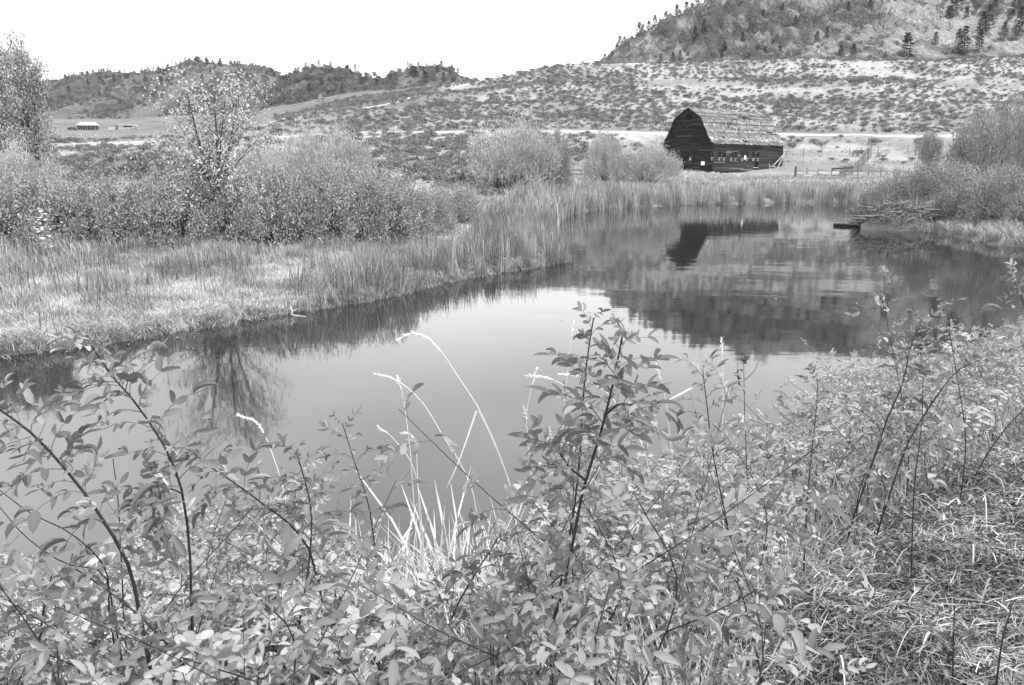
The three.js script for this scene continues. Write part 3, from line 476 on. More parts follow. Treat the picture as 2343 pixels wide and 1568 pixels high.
shrub('willow_shrub', willow, 1, 795, 298, 40, 140, 'light', 'pale willow shrub at the right end of the left thicket', 'willow shrub');
shrub('willow_shrub', willow, 2, 585, 330, 34, 150, 'light', 'pale shrub half hidden behind the slender young tree', 'willow shrub');
shrub('willow_shrub', willow, 1, 60, 335, 31, 190, 'light', 'pale feathery shrub under the large tree on the left', 'willow shrub');
shrub('willow_shrub', willow, 0, 1172, 276, 72, 215, 'light', 'large pale rounded willow shrub in the middle beyond the pond', 'willow shrub');
shrub('willow_shrub', willow, 2, 1272, 298, 73, 75, 'mid', 'narrow upright shrub against the right side of the big middle willow', 'willow shrub');
shrub('willow_shrub', willow, 1, 1385, 306, 90, 100, 'light', 'tall pale shrub left of the pair next to the barn', 'willow shrub');
shrub('willow_shrub', willow, 0, 1478, 328, 92, 150, 'light', 'low pale dome shaped shrub partly covering the barn corner', 'willow shrub');
shrub('willow_shrub', willow, 2, 2275, 236, 58, 210, 'mid', 'tall broad grey willow on the right edge behind the lodge', 'willow shrub');
shrub('willow_shrub', willow, 1, 2350, 228, 62, 130, 'mid', 'tall willow cut by the right edge of the photo', 'willow shrub');
[[2065, 388, 54, 110], [2140, 366, 54, 130], [2215, 372, 50, 150], [2300, 380, 47, 150], [2010, 425, 54, 80], [2180, 440, 45, 130], [2100, 455, 47, 110], [2260, 450, 42, 120], [2340, 440, 40, 120], [2035, 418, 48, 130], [2118, 384, 47, 150], [2205, 418, 43.5, 120], [2300, 400, 41, 150], [1995, 455, 48, 80], [2075, 460, 45.5, 120]].forEach(([u, v, d, w], k) => shrub('shrub', broad, k, u, v, d, w, k > 8 ? 'deep' : 'mid', ['low leafy shrub left of the lone sapling behind the brush lodge', 'tall leafy shrub right behind the brush lodge', 'tall leafy shrub before the left foot of the right willow', 'leafy shrub under the tall willow at the right edge', 'smallest shrub at the left end of the clump above the lodge', 'broad low shrub directly right of the brush lodge', 'low shrub overhanging the top of the brush lodge', 'low shrub at the water well right of the brush lodge', 'low shrub at the right edge above the water', 'dark rounded shrub at the left end of the bank behind the lodge', 'dark rounded shrub over the middle of the brush lodge', 'dark rounded shrub over the right end of the brush lodge', 'dark broad shrub overhanging the water near the right edge', 'smallest dark shrub beside the half sunk log', 'dark low shrub drooping onto the front of the brush lodge'][k], 'shrub'));

function treeProto(R, o) {   // several slender trunks with rising limbs; leaves hang on the twigs
  const st = new MB(), lf = new MB();
  for (let t = 0; t < o.trunks; t++) {
    const a = t / o.trunks * 6.283 + R(), lean = o.lean * (0.4 + R()), top = V(Math.cos(a) * lean, 1 - R() * 0.22, Math.sin(a) * lean), pts = curve([V(Math.cos(a) * 0.02, -0.05, Math.sin(a) * 0.02), V(top.x * 0.35 + (R() - 0.5) * 0.03, 0.4, top.z * 0.35), top], 12);
    st.tube(pts, o.r * (0.7 + R() * 0.5), o.r * 0.12, 6, 1);
    for (let b = 0; b < o.limbs; b++) {
      const s = lerp(o.from, 1, Math.pow((b + R()) / o.limbs, 0.85)), k = Math.min(11, Math.floor(s * 12)), q = pts[k].clone().lerp(pts[k + 1], s * 12 - k), az = R() * 6.283, len = o.reach * (0.45 + 0.75 * R()) * (1.15 - s * 0.75), e = q.clone().add(V(Math.cos(az) * len, len * (0.35 + R() * 0.8), Math.sin(az) * len)), path = curve([q, q.clone().lerp(e, 0.5).add(V(0, len * 0.08, 0)), e], 5);
      st.tube(path, o.r * 0.3 * (1.2 - s), o.r * 0.05, 4, 1, false);
      for (let j = 0; j < o.per; j++) { const f = 0.2 + 0.85 * Math.pow(R(), 0.7), c = q.clone().lerp(e, f), g = unit(R), w = o.spread * Math.cbrt(R()); lf.quadLeaf(c.addScaledVector(g, w), unit(R).add(V(0, -0.5, 0)).normalize(), unit(R), o.L * (0.7 + R() * 0.6), o.W * (0.7 + R() * 0.6), 0.75 + R() * 0.55); }
    }
  }
  return [st.geo(), lf.geo()];
}
const young = treeProto(rng(51), { trunks: 5, lean: 0.2, limbs: 24, from: 0.16, reach: 0.4, per: 58, spread: 0.075, L: 0.0155, W: 0.0055, r: 0.016 });
const big = [52, 53].map((s) => treeProto(rng(s), { trunks: 5, lean: 0.2, limbs: 42, from: 0.15, reach: 0.26, per: 80, spread: 0.055, L: 0.019, W: 0.0055, r: 0.012 }));
function tree(proto, u, vTop, d, width, mat, label, turn) {
  const x = sight(u, 450, d).x, p = onGround(x, d), h = sight(u, vTop, d).y - p.y, w = width / 2 / F * d / 0.36; const o = thing('tree', label, 'tree', p, turn); part('trunk', proto[0], twigM, o); part('crown', proto[1], leafM[mat], o, true); o.scale.set(w, h, w); return o;
}
tree(young, 495, 180, 27, 250, 'aspen', 'slender young tree with thin trunks and sparse pale leaves', 0.6);
tree(big[0], -5, 74, 40, 200, 'mid', 'tall dense tree filling the left edge of the photo', 0.3);
tree(big[1], 82, 90, 43, 150, 'mid', 'tall feathery tree just right of the one on the left edge', 2.1);
tree(big[0], 2120, 290, 60, 70, 'mid', 'thin open sapling left of the tall right willow', 1.1);

function tuftProto(R, o) {
  const mb = new MB();
  for (let k = 0; k < o.n; k++) {
    const a = R() * 6.283, r = Math.sqrt(R()) * o.spread, b = V(Math.cos(a) * r, -0.04, Math.sin(a) * r), az = R() * 6.283, h = o.h * (0.5 + R() * 0.6), out = h * o.lean * (0.2 + R()), top = b.clone().add(V(Math.cos(az) * out, h * (1 - o.lean * 0.25), Math.sin(az) * out)), mid = b.clone().lerp(top, 0.5).add(V(-Math.cos(az) * out * 0.22, h * 0.1, -Math.sin(az) * out * 0.22));
    const t = 0.65 + R() * 0.7; mb.ribbon(curve([b, mid, top], o.seg), o.w * (0.7 + R() * 0.6), V(-Math.sin(az + R()), 0, Math.cos(az + R())).normalize(), t);
    if (o.head && R() < o.head) { const q = top.clone(); mb.tube([q.clone().add(V(0, -0.16, 0)), q], 0.014, 0.012, 4, 0.28); }
  }
  return mb.geo();
}
const R5 = rng(909);
const meadow = [1, 2, 3].map((s) => tuftProto(rng(s + 200), { n: 30, spread: 0.18, h: 0.24, lean: 0.6, w: 0.0042, seg: 3 }));
const rushes = [1, 2, 3].map((s) => tuftProto(rng(s + 300), { n: 17, spread: 0.22, h: 0.86, lean: 0.2, w: 0.0055, seg: 3 }));
const cattail = [1, 2].map((s) => tuftProto(rng(s + 400), { n: 20, spread: 0.4, h: 1.5, lean: 0.18, w: 0.014, seg: 3, head: 0.15 }));
const rough = [1, 2].map((s) => tuftProto(rng(s + 500), { n: 26, spread: 0.45, h: 0.75, lean: 0.75, w: 0.016, seg: 2 }));
const grassM = foliage(0.36), reedM = foliage(0.31), paleM = foliage(0.3);
function sow(n, x0, x1, d0, d1, ok, make) { const out = []; for (let k = 0; k < n; k++) { const x = lerp(x0, x1, R5()), d = lerp(d0, d1, R5()), s = shoreDist(x, d), q = ok(x, d, s); if (q) out.push(make(x, d, s, q)); } return out; }
const spot = (x, d, s0, s1, tilt = 0.2, sy = 1) => [onGround(x, d, 0.02), R5() * 6.283, lerp(s0, s1, R5()), (R5() - 0.5) * tilt, (R5() - 0.5) * tilt, sy];
const split = (list, n, f) => { for (let k = 0; k < n; k++) f(list.filter((_, j) => j % n === k), k); };
const isFar = (x, d) => d > table(MIDLINE, x);
{ // left bank: pale low grass near the water, rougher and darker under the shrubs
  let l = sow(42000, -16, 4, 10, 31, (x, d, s) => isFar(x, d) && s > -0.1 && Math.abs(x / d) < 0.68 && (s < 3.5 || R5() < 0.6), (x, d, s) => spot(x, d, 0.55, 1.15, s < 0.4 ? 1.2 : 0.5, 0.55 + 0.8 * smoothstep(s, 0, 3) * R5() + 0.5 * smoothstep(x, -5, -2)));
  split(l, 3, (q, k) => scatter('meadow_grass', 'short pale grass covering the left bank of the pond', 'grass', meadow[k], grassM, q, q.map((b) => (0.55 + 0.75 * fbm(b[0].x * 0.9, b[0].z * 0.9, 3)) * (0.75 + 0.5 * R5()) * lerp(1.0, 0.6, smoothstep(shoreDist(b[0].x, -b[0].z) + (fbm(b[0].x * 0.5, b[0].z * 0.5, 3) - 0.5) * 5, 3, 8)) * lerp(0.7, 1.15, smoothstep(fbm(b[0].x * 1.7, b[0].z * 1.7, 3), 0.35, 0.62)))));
  const fineTall = [1, 2].map((s) => tuftProto(rng(s + 550), { n: 36, spread: 0.3, h: 0.5, lean: 0.4, w: 0.0055, seg: 3 }));
  l = sow(3400, -14, 3, 14, 32, (x, d, s) => isFar(x, d) && s > 1.2 && Math.abs(x / d) < 0.68 && fbm(x * 0.5, d * 0.5, 3) + smoothstep(s, 3, 9) * 0.25 > 0.56, (x, d) => spot(x, d, 0.5, 1.35, 0.4, 0.9));
  split(l, 2, (q, k) => scatter('tall_grass', 'taller rough grass tufts in front of the left shrubs', 'grass', fineTall[k], grassM, q, q.map(() => 0.5 + 0.5 * R5())));
  // rushes along the point
  l = sow(13000, -6.5, 4.5, 16, 52, (x, d, s) => isFar(x, d) && s > -0.15 && s < 3.2 && R5() < smoothstep(x + noise(x, d) * 2, -4.6, -1.2) * (s < 1.6 ? 1 : 0.4) * smoothstep(fbm(x * 0.9, d * 0.9, 3), 0.3, 0.5), (x, d, s) => spot(x, d, 0.45, 1.18, R5() < 0.12 ? 1.3 : 0.3));
  split(l, 3, (q, k) => scatter('rushes', 'thin upright rushes crowding the point of the left bank', 'reeds', rushes[k], reedM, q, q.map(() => 0.35 + R5() * R5() * 1.3)));
  const stems = tuftProto(rng(77), { n: 7, spread: 0.3, h: 1.0, lean: 0.22, w: 0.0055, seg: 3 });
  l = sow(4200, -14, 4.5, 12, 52, (x, d, s) => isFar(x, d) && s > -0.05 && s < 9 && Math.abs(x / d) < 0.7 && R5() < (x > -5 && s < 3 ? 0.8 : 0.35), (x, d) => spot(x, d, 0.45, 1.15, 0.35));
  scatter('dark_rush_stems', 'dark old rush stems standing through the bank grass', 'reeds', stems, reedM, l, l.map(() => 0.12 + R5() * 0.3));
  l = sow(30000, -14, 4, 10, 60, (x, d, s) => isFar(x, d) && s > -0.25 && s < 0.5 && Math.abs(x / d) < 0.7, (x, d) => spot(x, d, 0.5, 1.1, 1.3, 1.1));
  split(l, 3, (q, k) => scatter('bank_fringe', 'ragged grass hanging over the water along the left bank', 'grass', meadow[k], grassM, q, q.map(() => 0.45 + R5() * 0.6)));
  l = sow(9000, 0, 40, 44, 92, (x, d, s) => isFar(x, d) && s > -0.3 && s < 4.2 && R5() < (s < 0.8 ? 1 : 0.25) + smoothstep(fbm(x * 0.3, d * 0.3, 3), 0.35, 0.55), (x, d) => spot(x, d, 0.65, 1.2, R5() < 0.1 ? 0.9 : 0.18));
  split(l, 2, (q, k) => scatter('cattails', 'belt of cattails and reeds along the far shore', 'reeds', cattail[k], reedM, q, q.map((b) => 0.4 + R5() * 0.9)));
  l = sow(16000, -6, 62, 42, 150, (x, d, s) => isFar(x, d) && s > 3 && Math.abs(x / d) < 0.7 && !(x > 30 && x < 56 && d > 126 && d < 152), (x, d) => spot(x, d, 0.7, 1.3, 0.3, 0.8));
  split(l, 2, (q, k) => scatter('field_grass', 'pale dry grass of the field in front of the barn', 'grass', rough[k], paleM, q, q.map((b) => (0.6 + 0.7 * fbm(b[0].x * 0.08, b[0].z * 0.12, 3)) * (0.7 + 0.5 * R5()))));
  l = sow(26000, -170, 190, 75, 330, (x, d) => Math.abs(x / d) < 0.64 && (x / d < 0.02 || d > 150) && !(d > 184 && d < 195), (x, d) => spot(x, d, 0.6, 1.4, 0.3, 0.6));
  split(l, 2, (q, k) => scatter('slope_grass', 'bleached dry grass tufts between the sagebrush on the slope', 'grass', rough[k], paleM, q, q.map(() => 0.75 + 0.5 * R5())));
  // right bank under the shrubs and the lodge
  l = sow(15000, 17, 46, 26, 80, (x, d, s) => isFar(x, d) && s > -0.1 && s < 9 && x > 17 && Math.hypot(x - 19.9, d - 44.5) > 1.9 && (d > 50 || s < 2.2 || R5() < 0.4), (x, d) => spot(x, d, 0.35, 0.75, 0.4, 0.9));
  split(l, 2, (q, k) => scatter('bank_grass', 'rough grass on the right bank round the brush lodge', 'grass', rough[k], grassM, q, q.map(() => 0.35 + 0.6 * R5())));
}
// pale reed plumes in front of the middle willow
for (let k = 0; k < 16; k++) { const u = k < 8 ? 1088 + k * 10 + (k % 2) * 4 : 1205 + (k - 8) * 9, d = 64 + (k % 3), x = sight(u, 450, d).x, p = onGround(x, d), o = thing('reed_plume', 'tall pale plumed reed standing before the middle willow', 'reed', p, k, 'pale plumed reeds'), h = 1.5 + (k * 37 % 10) * 0.09; const mb = new MB(); mb.tube([V(0, 0, 0), V(0.04, h * 0.7, 0), V(0.02, h, 0)], 0.018, 0.01, 4, 0.8); part('stem', mb.geo(), paleM, o); const hd = new MB(), R = rng(k + 5); for (let j = 0; j < 40; j++) { const a = R() * 6.28; hd.quadLeaf(V(0.02, h * (0.72 + R() * 0.3), 0), V(Math.cos(a) * 0.5, 0.8, Math.sin(a) * 0.5).normalize(), unit(R), 0.18, 0.022, 1.1); } part('plume', hd.geo(), paleM, o); }

// brush lodge on the right bank
{
  const R = rng(71), p = onGround(19.9, 44.5), o = thing('brush_lodge', 'dark heap of sticks with drooping dry grass at the water on the right', 'lodge', V(p.x, 0, p.z)), st = new MB(), gr = new MB(), mound = new THREE.SphereGeometry(1, 24, 12), q = mound.attributes.position;
  for (let i = 0; i < q.count; i++) { const k = 0.85 + 0.35 * noise(q.getX(i) * 3 + 5, q.getZ(i) * 3 + q.getY(i) * 2); q.setXYZ(i, q.getX(i) * 1.8 * k, q.getY(i) * 0.9 * k - 0.3, q.getZ(i) * 1.6 * k); } mound.computeVertexNormals();
  part('mound', mound, matte(0.12), o);
  for (let k = 0; k < 620; k++) { const a = R() * 6.28, r = 0.2 + R() * 2.0, y = 0.85 - (r / 2.2) ** 2 * 0.7 + R() * 0.4, b = V(Math.cos(a) * r, Math.max(0, y) + R() * 0.15, Math.sin(a) * r * 0.9), t = R() * 6.28, l = 0.4 + R() * 1.3; st.tube([b, b.clone().add(V(Math.cos(t) * l, (R() - 0.5) * 0.9, Math.sin(t) * l * 0.6))], 0.02, 0.009, 4, 0.5 + R() * R() * 4); }
  for (let k = 0; k < 420; k++) { const a = R() * 6.28, r = R() * 1.6, b = V(Math.cos(a) * r + 0.5, 0.75 - r * 0.25 + R() * 0.2, Math.sin(a) * r), e = V(b.x + Math.cos(a) * (0.2 + R() * 0.9), b.y - 0.5 + R() * 0.6, b.z + Math.sin(a + R()) * (0.2 + R() * 0.8)); gr.ribbon(curve([b, b.clone().lerp(e, 0.5).add(V(0, 0.28, 0)), e], 4), 0.009, V(-Math.sin(a), 0, Math.cos(a)), 0.3 + R() * 0.7); }
  part('sticks', st.geo(), matte(0.1, { vertexColors: true }), o, true); part('grass_thatch', gr.geo(), grassM, o, true);
  const lg = (name, label, pts, r, v) => solo(name, new MB().tube(curve(pts, 8), r, r * 0.6, 7, 1).geo(), matte(v), label, 'log');
  lg('floating_log', 'dark log lying half sunk left of the brush lodge', [sight(1908, 513, 47.2).setY(0.05), sight(1930, 512, 46.9).setY(0.09), sight(1955, 512, 46.5).setY(0.06), sight(1985, 514, 46).setY(0.1)], 0.1, 0.03);
  lg('leaning_branch', 'dark bare branch leaning up out of the water beside the log', [sight(1975, 515, 46.4).setY(-0.05), sight(1957, 497, 46.4), sight(1946, 482, 46.6)], 0.07, 0.04);
  const wb = new MB(); const P = (u, v, d = 17.3) => sight(u, v, d); wb.tube(curve([P(664, 702), P(668, 712), P(667, 722)], 5), 0.02, 0.015, 5, 1).tube([P(667, 712), P(678, 709)], 0.012, 0.006, 4, 1).tube([P(660, 704), P(663, 712)], 0.012, 0.006, 4, 1).tube(curve([P(668, 721), P(685, 723), P(700, 725, 17.1)], 4), 0.014, 0.006, 4, 1);
  solo('driftwood_branch', wb.geo(), matte(0.5), 'small bleached forked branch lying at the edge of the left bank', 'branch');
  const wp = thing('white_herb', 'pale herb with whitish leaves in front of the left shrubs', 'plant', onGround(sight(110, 560, 22.5).x, 22.5)), wl = new MB(); wl.tube([V(0, 0, 0), V(0.05, 1.1, 0)], 0.012, 0.005, 4, 0.5); for (let k = 0; k < 90; k++) { const y = 0.15 + R() * 1.05, a = R() * 6.28; wl.quadLeaf(V((R() - 0.5) * 0.3 - 0.1, y, (R() - 0.5) * 0.3), V(Math.cos(a), 0.3, Math.sin(a)).normalize(), unit(R), 0.12, 0.03, 0.8 + R() * 0.5); } part('leaves', wl.geo(), foliage(0.42), wp, true);
  // bits afloat and fallen stalks at the shore
  const bits = []; for (let k = 0; k < 34; k++) { const u = 700 + R() * 1300, v = 500 + R() * 250, q = sight(u, v, 1), f = -q.z, s = EYE / (EYE - q.y), x = q.x * s, d = f * s; if (shoreDist(x, d) < -0.4) bits.push([V(x, 0.006, -d), R() * 6.28, 0.5 + R()]); }
  for (let k = 0; k < 3000 && bits.length < 260; k++) { const x = lerp(-11, 3, R()), d = lerp(11, 30, R()), s = shoreDist(x, d); if (s < -0.08 && s > -0.6 * R() - 0.1 && isFar(x, d)) bits.push([V(x, 0.006, -d), R() * 6.28, 0.3 + R() * 0.8]); }
  const leafBit = new MB(); leafBit.quadLeaf(V(0, 0, 0), V(1, 0, 0), V(0, 1, 0), 0.09, 0.018, 1); scatter('floating_leaves', 'few pale fallen leaves floating on the pond', 'leaves', leafBit.geo(), matte(0.3), bits);
  const stalks = new MB(); for (let k = 0; k < 260; k++) { const t = R(), i = 28 + Math.floor(t * 7.99), [ax, ad] = SHORE[i], [bx, bd] = SHORE[i + 1] ?? SHORE[i], s = R(), x = lerp(ax, bx, s) + (R() - 0.5) * 0.3, d = lerp(ad, bd, s) - R() * 0.25, b = V(x, 0.03 + R() * 0.2, -d), az = R() * 6.28, l = 0.3 + R() * 0.7; stalks.ribbon(curve([b.clone().add(V(0, R() * 0.5, 0)), b.clone().add(V(Math.cos(az) * l * 0.5, 0.2, Math.sin(az) * 0.4 * l)), b.clone().add(V(Math.cos(az) * l, 0, Math.sin(az) * 0.5 * l))], 4), 0.006, V(0, 0.6, 0.8), 0.6 + R()); }
  solo('fallen_stalks', stalks.geo(), paleM, 'bent and broken stalks lying in the water along the rushes', 'stalks', null, 'stuff');
}

// ---------------------------------------------------------------- near bank: wild roses, low shrubs, grasses, straw
const leafSkin = tex(128, 128, tile(128, (x, y) => { const u = Math.abs(((x / 64) % 2) - 1) , vein = Math.abs(((y / 128 * 9 + (1 - u) * 1.6) % 1) - 0.5) < 0.07 ? 0.12 : 0, spot = fbm(x * 0.11, y * 0.11, 3); return clamp(0.86 + vein + (spot - 0.5) * 0.35 - (spot > 0.66 ? 0.3 : 0), 0, 1); }));
const tonesOf = (l) => l.map((v) => foliage(v, { transmission: 0.3, roughness: 0.9, map: leafSkin })), leafTones = tonesOf([0.2, 0.27, 0.33, 0.38]), darkTones = tonesOf([0.14, 0.2, 0.28, 0.36]), stemM = matte(0.03, { vertexColors: true, roughness: 0.7 }), rachisM = matte(0.1, { vertexColors: true });
const leaflets = [[0.054, 0.0096, 0.35, 0.5], [0.048, 0.0108, 0.25, 0.9], [0.058, 0.0086, 0.7, 0.3], [0.042, 0.01, 0.15, -0.5], [0.054, 0.0078, 1.3, 1.2]].map(([L, W, f, c]) => { const mb = new MB(); mb.leaf(V(0, 0, 0), V(1, 0, 0), V(0, 1, 0), L, W, f, c, 9, 1, 0.07); return mb.geo(); });
const basis = (x, y) => { const z = x.clone().cross(y).normalize(), yy = z.clone().cross(x).normalize(); return new THREE.Matrix4().makeBasis(x.clone().normalize(), yy, z); };
const leafKinds = [0, 1, 2, 3, 4, 5].map((s) => {   // a pinnate rose leaf: bent stalk with leaflets in pairs and one at the tip
  const R = rng(s * 17 + 4), len = 0.105 + R() * 0.035, droop = 0.25 + R() * 0.6, mid = (t) => V(len * t * (1 - 0.1 * t), 0.012 * Math.sin(t * 3) - droop * len * t * t * 0.6, (R() - 0.5) * 0.002), pts = [0, 0.25, 0.5, 0.75, 1].map(mid), list = [], pairs = 3;
  for (let k = 0; k < pairs; k++) for (const sd of [-1, 1]) { const t = lerp(0.3, 0.87, k / (pairs - 1)), a = (0.62 + R() * 0.45) * sd, dr = 0.25 - R() * 0.8; list.push([Math.floor(R() * 5), basis(V(Math.cos(a), dr, Math.sin(a)), V((R() - 0.5) * 0.9, 1, (R() - 0.5) * 1.5)).setPosition(mid(t)).scale(V(1, 1, 1).multiplyScalar(lerp(0.72, 1, k / (pairs - 1)) * (0.85 + R() * 0.25)))]); }
  list.push([Math.floor(R() * 5), basis(V(1, -0.2 - droop * 0.5, (R() - 0.5) * 0.3), V(0, 1, (R() - 0.5) * 0.5)).setPosition(mid(1))]);
  return { geo: new MB().tube(pts, 0.0013, 0.0007, 4, 1).geo(), list };
});
function addLeaf(parent, R, m, size, tones = leafTones) {
  const K = leafKinds[Math.floor(R() * 6)], tone = Math.floor(R() * R() * 3.4 + R() * 0.6), lf = part('leaf', K.geo, rachisM, parent); lf.applyMatrix4(m.clone().scale(V(size, size, size)));
  for (const [g, q] of K.list) { if (R() < 0.04) continue; const c = part('leaflet', leaflets[g], tones[clamp(tone + (R() < 0.25 ? 1 : 0), 0, 3)], lf); c.applyMatrix4(q); }
}
function bakeLeaf(out, R, m, size) {
  const K = leafKinds[Math.floor(R() * 6)], M = m.clone().scale(V(size, size, size)), tone = 0.72 + R() * 0.6;
  for (const [g, q] of K.list) { const c = leaflets[g].clone().applyMatrix4(M.clone().multiply(q)), a = c.attributes.color, t = tone * (0.85 + R() * 0.3); for (let i = 0; i < a.array.length; i++) a.array[i] *= t; out.push(c); }
}
function leafPlaces(path, R, n, from, size, up = 0.6) {   // where leaves spring from a stem, golden-angle round it, smaller and closer at the tip
  const out = [], c = new THREE.CatmullRomCurve3(path); let az = R() * 6.28;
  for (let k = 0; k < n; k++) {
    const t = from + (1 - from) * Math.pow((k + 0.5) / n, 0.85), p = c.getPoint(t), tan = c.getTangent(t), a = V(0.3, 0.1, 0.95).cross(tan).normalize(), b = tan.clone().cross(a); az += 2.4 + (R() - 0.5) * 0.5;
    const rise = up + (t > 0.9 ? 0.7 : 0) + (R() - 0.5) * 0.4, d = a.multiplyScalar(Math.cos(az)).addScaledVector(b, Math.sin(az)).addScaledVector(tan, rise).normalize(), nrm = V(0, 1, 0).addScaledVector(unit(R), 0.8).normalize();
    out.push([basis(d, Math.abs(d.y) > 0.9 ? tan.clone().add(V(0.3, 0, 0.4)) : nrm).setPosition(p), size * (t > 0.85 ? 0.7 : 1) * (0.55 + R() * 0.7)]);
  }
  return out;
}
function stemGeo(paths, r) { const mb = new MB(); paths.forEach((p, k) => mb.tube(curve(p, 14), r * (k ? 0.6 : 1), r * (k ? 0.3 : 0.4), 6, 1)); return mb.geo(); }
const toGround = (q) => V(q.x + 0.02, H(q.x, -q.z) - 0.03, q.z - 0.03);
function rose(label, pix, o) {   // a shoot whose course was read off the photograph
  const R = rng(o.seed), pts = pix.map(([u, v, d]) => sight(u, v, d)); if (o.root !== false) pts.unshift(toGround(pts[0]));
  const base = pts[0].clone(), g = thing(o.name ?? 'wild_rose', label, o.cat ?? 'rose shoot', base, 0, o.group), loc = pts.map((p) => p.clone().sub(base)), paths = [loc];
  for (const b of o.side ?? []) paths.push(b.map(([u, v, d]) => sight(u, v, d).sub(base)));
  part('stem', stemGeo(paths, o.r ?? 0.0035), stemM, g);
  paths.forEach((p, k) => { if (o.n) for (const [m, s] of leafPlaces(p, R, k ? Math.round(o.n * 0.4) : o.n, k ? 0.25 : o.from ?? 0.3, o.size ?? 1)) addLeaf(g, R, m, s, o.pale ? leafTones : darkTones); });
  return g;
}
rose('tall arching rose shoot entering from the left edge, leaning left', [[345, 1540, 1.55], [318, 1400, 1.55], [292, 1290, 1.52], [222, 1170, 1.5], [150, 1075, 1.48], [70, 990, 1.46], [-5, 935, 1.44]], { seed: 1, n: 35, size: 0.76, r: 0.0045, from: 0.4 });
rose('tall thin rose shoot at left whose leafy tip overlaps the far bank', [[440, 1440, 1.75], [435, 1280, 1.74], [415, 1120, 1.72], [375, 1020, 1.7], [300, 910, 1.68], [255, 860, 1.67], [208, 790, 1.65]], { seed: 2, n: 37, size: 0.85, r: 0.0034, from: 0.42, side: [[[418, 1130, 1.72], [385, 1120, 1.7], [345, 1150, 1.68]]] });
rose('rose shoot bending right over the reflection of the young tree', [[720, 1290, 2.0], [668, 1205, 1.95], [610, 1160, 1.92], [550, 1115, 1.9], [490, 1075, 1.88], [440, 1035, 1.86]], { seed: 3, n: 22, size: 0.78, r: 0.003 });
rose('upright rose shoot left of centre with dark wavy stem', [[672, 1510, 1.95], [692, 1390, 1.95], [709, 1270, 1.97], [712, 1170, 2.0], [700, 1110, 2.0], [678, 1035, 2.0]], { seed: 4, n: 29, size: 0.80, r: 0.0036 });
rose('slim pale tipped rose shoot left of the grass seed heads', [[880, 1440, 2.5], [862, 1290, 2.5], [842, 1150, 2.5], [815, 1070, 2.5], [783, 968, 2.5]], { seed: 5, n: 21, size: 0.70, r: 0.003 });
rose('tallest central rose shoot, left one of a pair of dark stems', [[1262, 1460, 1.9], [1300, 1250, 1.9], [1323, 1090, 1.9], [1332, 950, 1.88], [1340, 850, 1.87], [1358, 728, 1.85]], { seed: 6, n: 28, size: 0.85, r: 0.0038, from: 0.28 });
rose('central rose shoot with forked top, right one of the pair', [[1225, 1560, 1.72], [1290, 1350, 1.72], [1332, 1130, 1.72], [1372, 1000, 1.71], [1395, 910, 1.7], [1412, 830, 1.7], [1425, 765, 1.68]], { seed: 7, n: 29, size: 0.83, r: 0.0046, from: 0.25, side: [[[1385, 950, 1.7], [1420, 925, 1.68], [1470, 935, 1.66]], [[1340, 1100, 1.72], [1295, 1060, 1.7], [1270, 1010, 1.7]]] });
rose('rose shoot right of the centre pair with a rounded leafy top', [[1690, 1330, 2.5], [1660, 1180, 2.5], [1632, 1040, 2.5], [1618, 930, 2.5], [1608, 848, 2.5]], { seed: 8, n: 21, size: 0.89, r: 0.0036 });
rose('slender rose shoot standing before the water at the right of centre', [[1845, 1180, 3.1], [1855, 1060, 3.1], [1866, 960, 3.1], [1872, 868, 3.1]], { seed: 9, n: 17, size: 0.93, r: 0.0035 });
rose('long dark rose stem slanting up right in the right thicket', [[1940, 1230, 3.7], [1990, 1080, 3.7], [2030, 960, 3.7], [2065, 880, 3.7], [2085, 790, 3.7], [2110, 735, 3.7]], { seed: 10, n: 28, size: 1.13, r: 0.005, from: 0.2 });
rose('rose shoot arching to the right across the right thicket', [[1990, 1280, 3.6], [2040, 1120, 3.6], [2080, 1010, 3.6], [2135, 920, 3.6], [2190, 850, 3.6], [2240, 825, 3.6]], { seed: 11, n: 27, size: 1.13, r: 0.005, from: 0.2 });
rose('pale leaved rose shoot rising highest before the dark reflection', [[2080, 1050, 4.2], [2062, 900, 4.2], [2040, 790, 4.2], [2028, 720, 4.2], [2022, 632, 4.2]], { seed: 12, n: 22, size: 0.98, r: 0.003, from: 0.35 });
rose('pale rose shoot at the right edge reaching over the dark water', [[2420, 1000, 3.2], [2400, 860, 3.2], [2370, 760, 3.2], [2340, 690, 3.2], [2318, 635, 3.2]], { seed: 13, n: 21, size: 0.98, r: 0.003 });
rose('pale rose shoot with bunched leaves left of the right edge', [[2210, 1010, 3.8], [2190, 860, 3.8], [2175, 770, 3.8], [2165, 690, 3.8]], { seed: 14, n: 17, size: 0.98, r: 0.003 });
rose('rose shoot at the right edge with a long dark slanting stem', [[2180, 1260, 4.2], [2215, 1130, 4.2], [2265, 1030, 4.2], [2320, 960, 4.2], [2380, 900, 4.2]], { seed: 15, n: 20, size: 1.18, r: 0.005, from: 0.15 });
rose('short rose shoot at the bottom left with stem slanting up right', [[72, 1570, 1.75], [92, 1450, 1.75], [100, 1390, 1.75], [118, 1318, 1.75]], { seed: 16, n: 9, size: 0.82, r: 0.004 });
rose('low rose shoot at the bottom left leaning down to the right', [[440, 1560, 1.6], [350, 1440, 1.62], [270, 1370, 1.65], [170, 1300, 1.68]], { seed: 17, n: 11, size: 0.82, r: 0.0036 });
rose('rose shoot in the lower middle with a straight slanting stem', [[1010, 1520, 1.9], [1040, 1400, 1.9], [1090, 1310, 1.9], [1140, 1230, 1.9]], { seed: 18, n: 12, size: 0.98, r: 0.0035 });
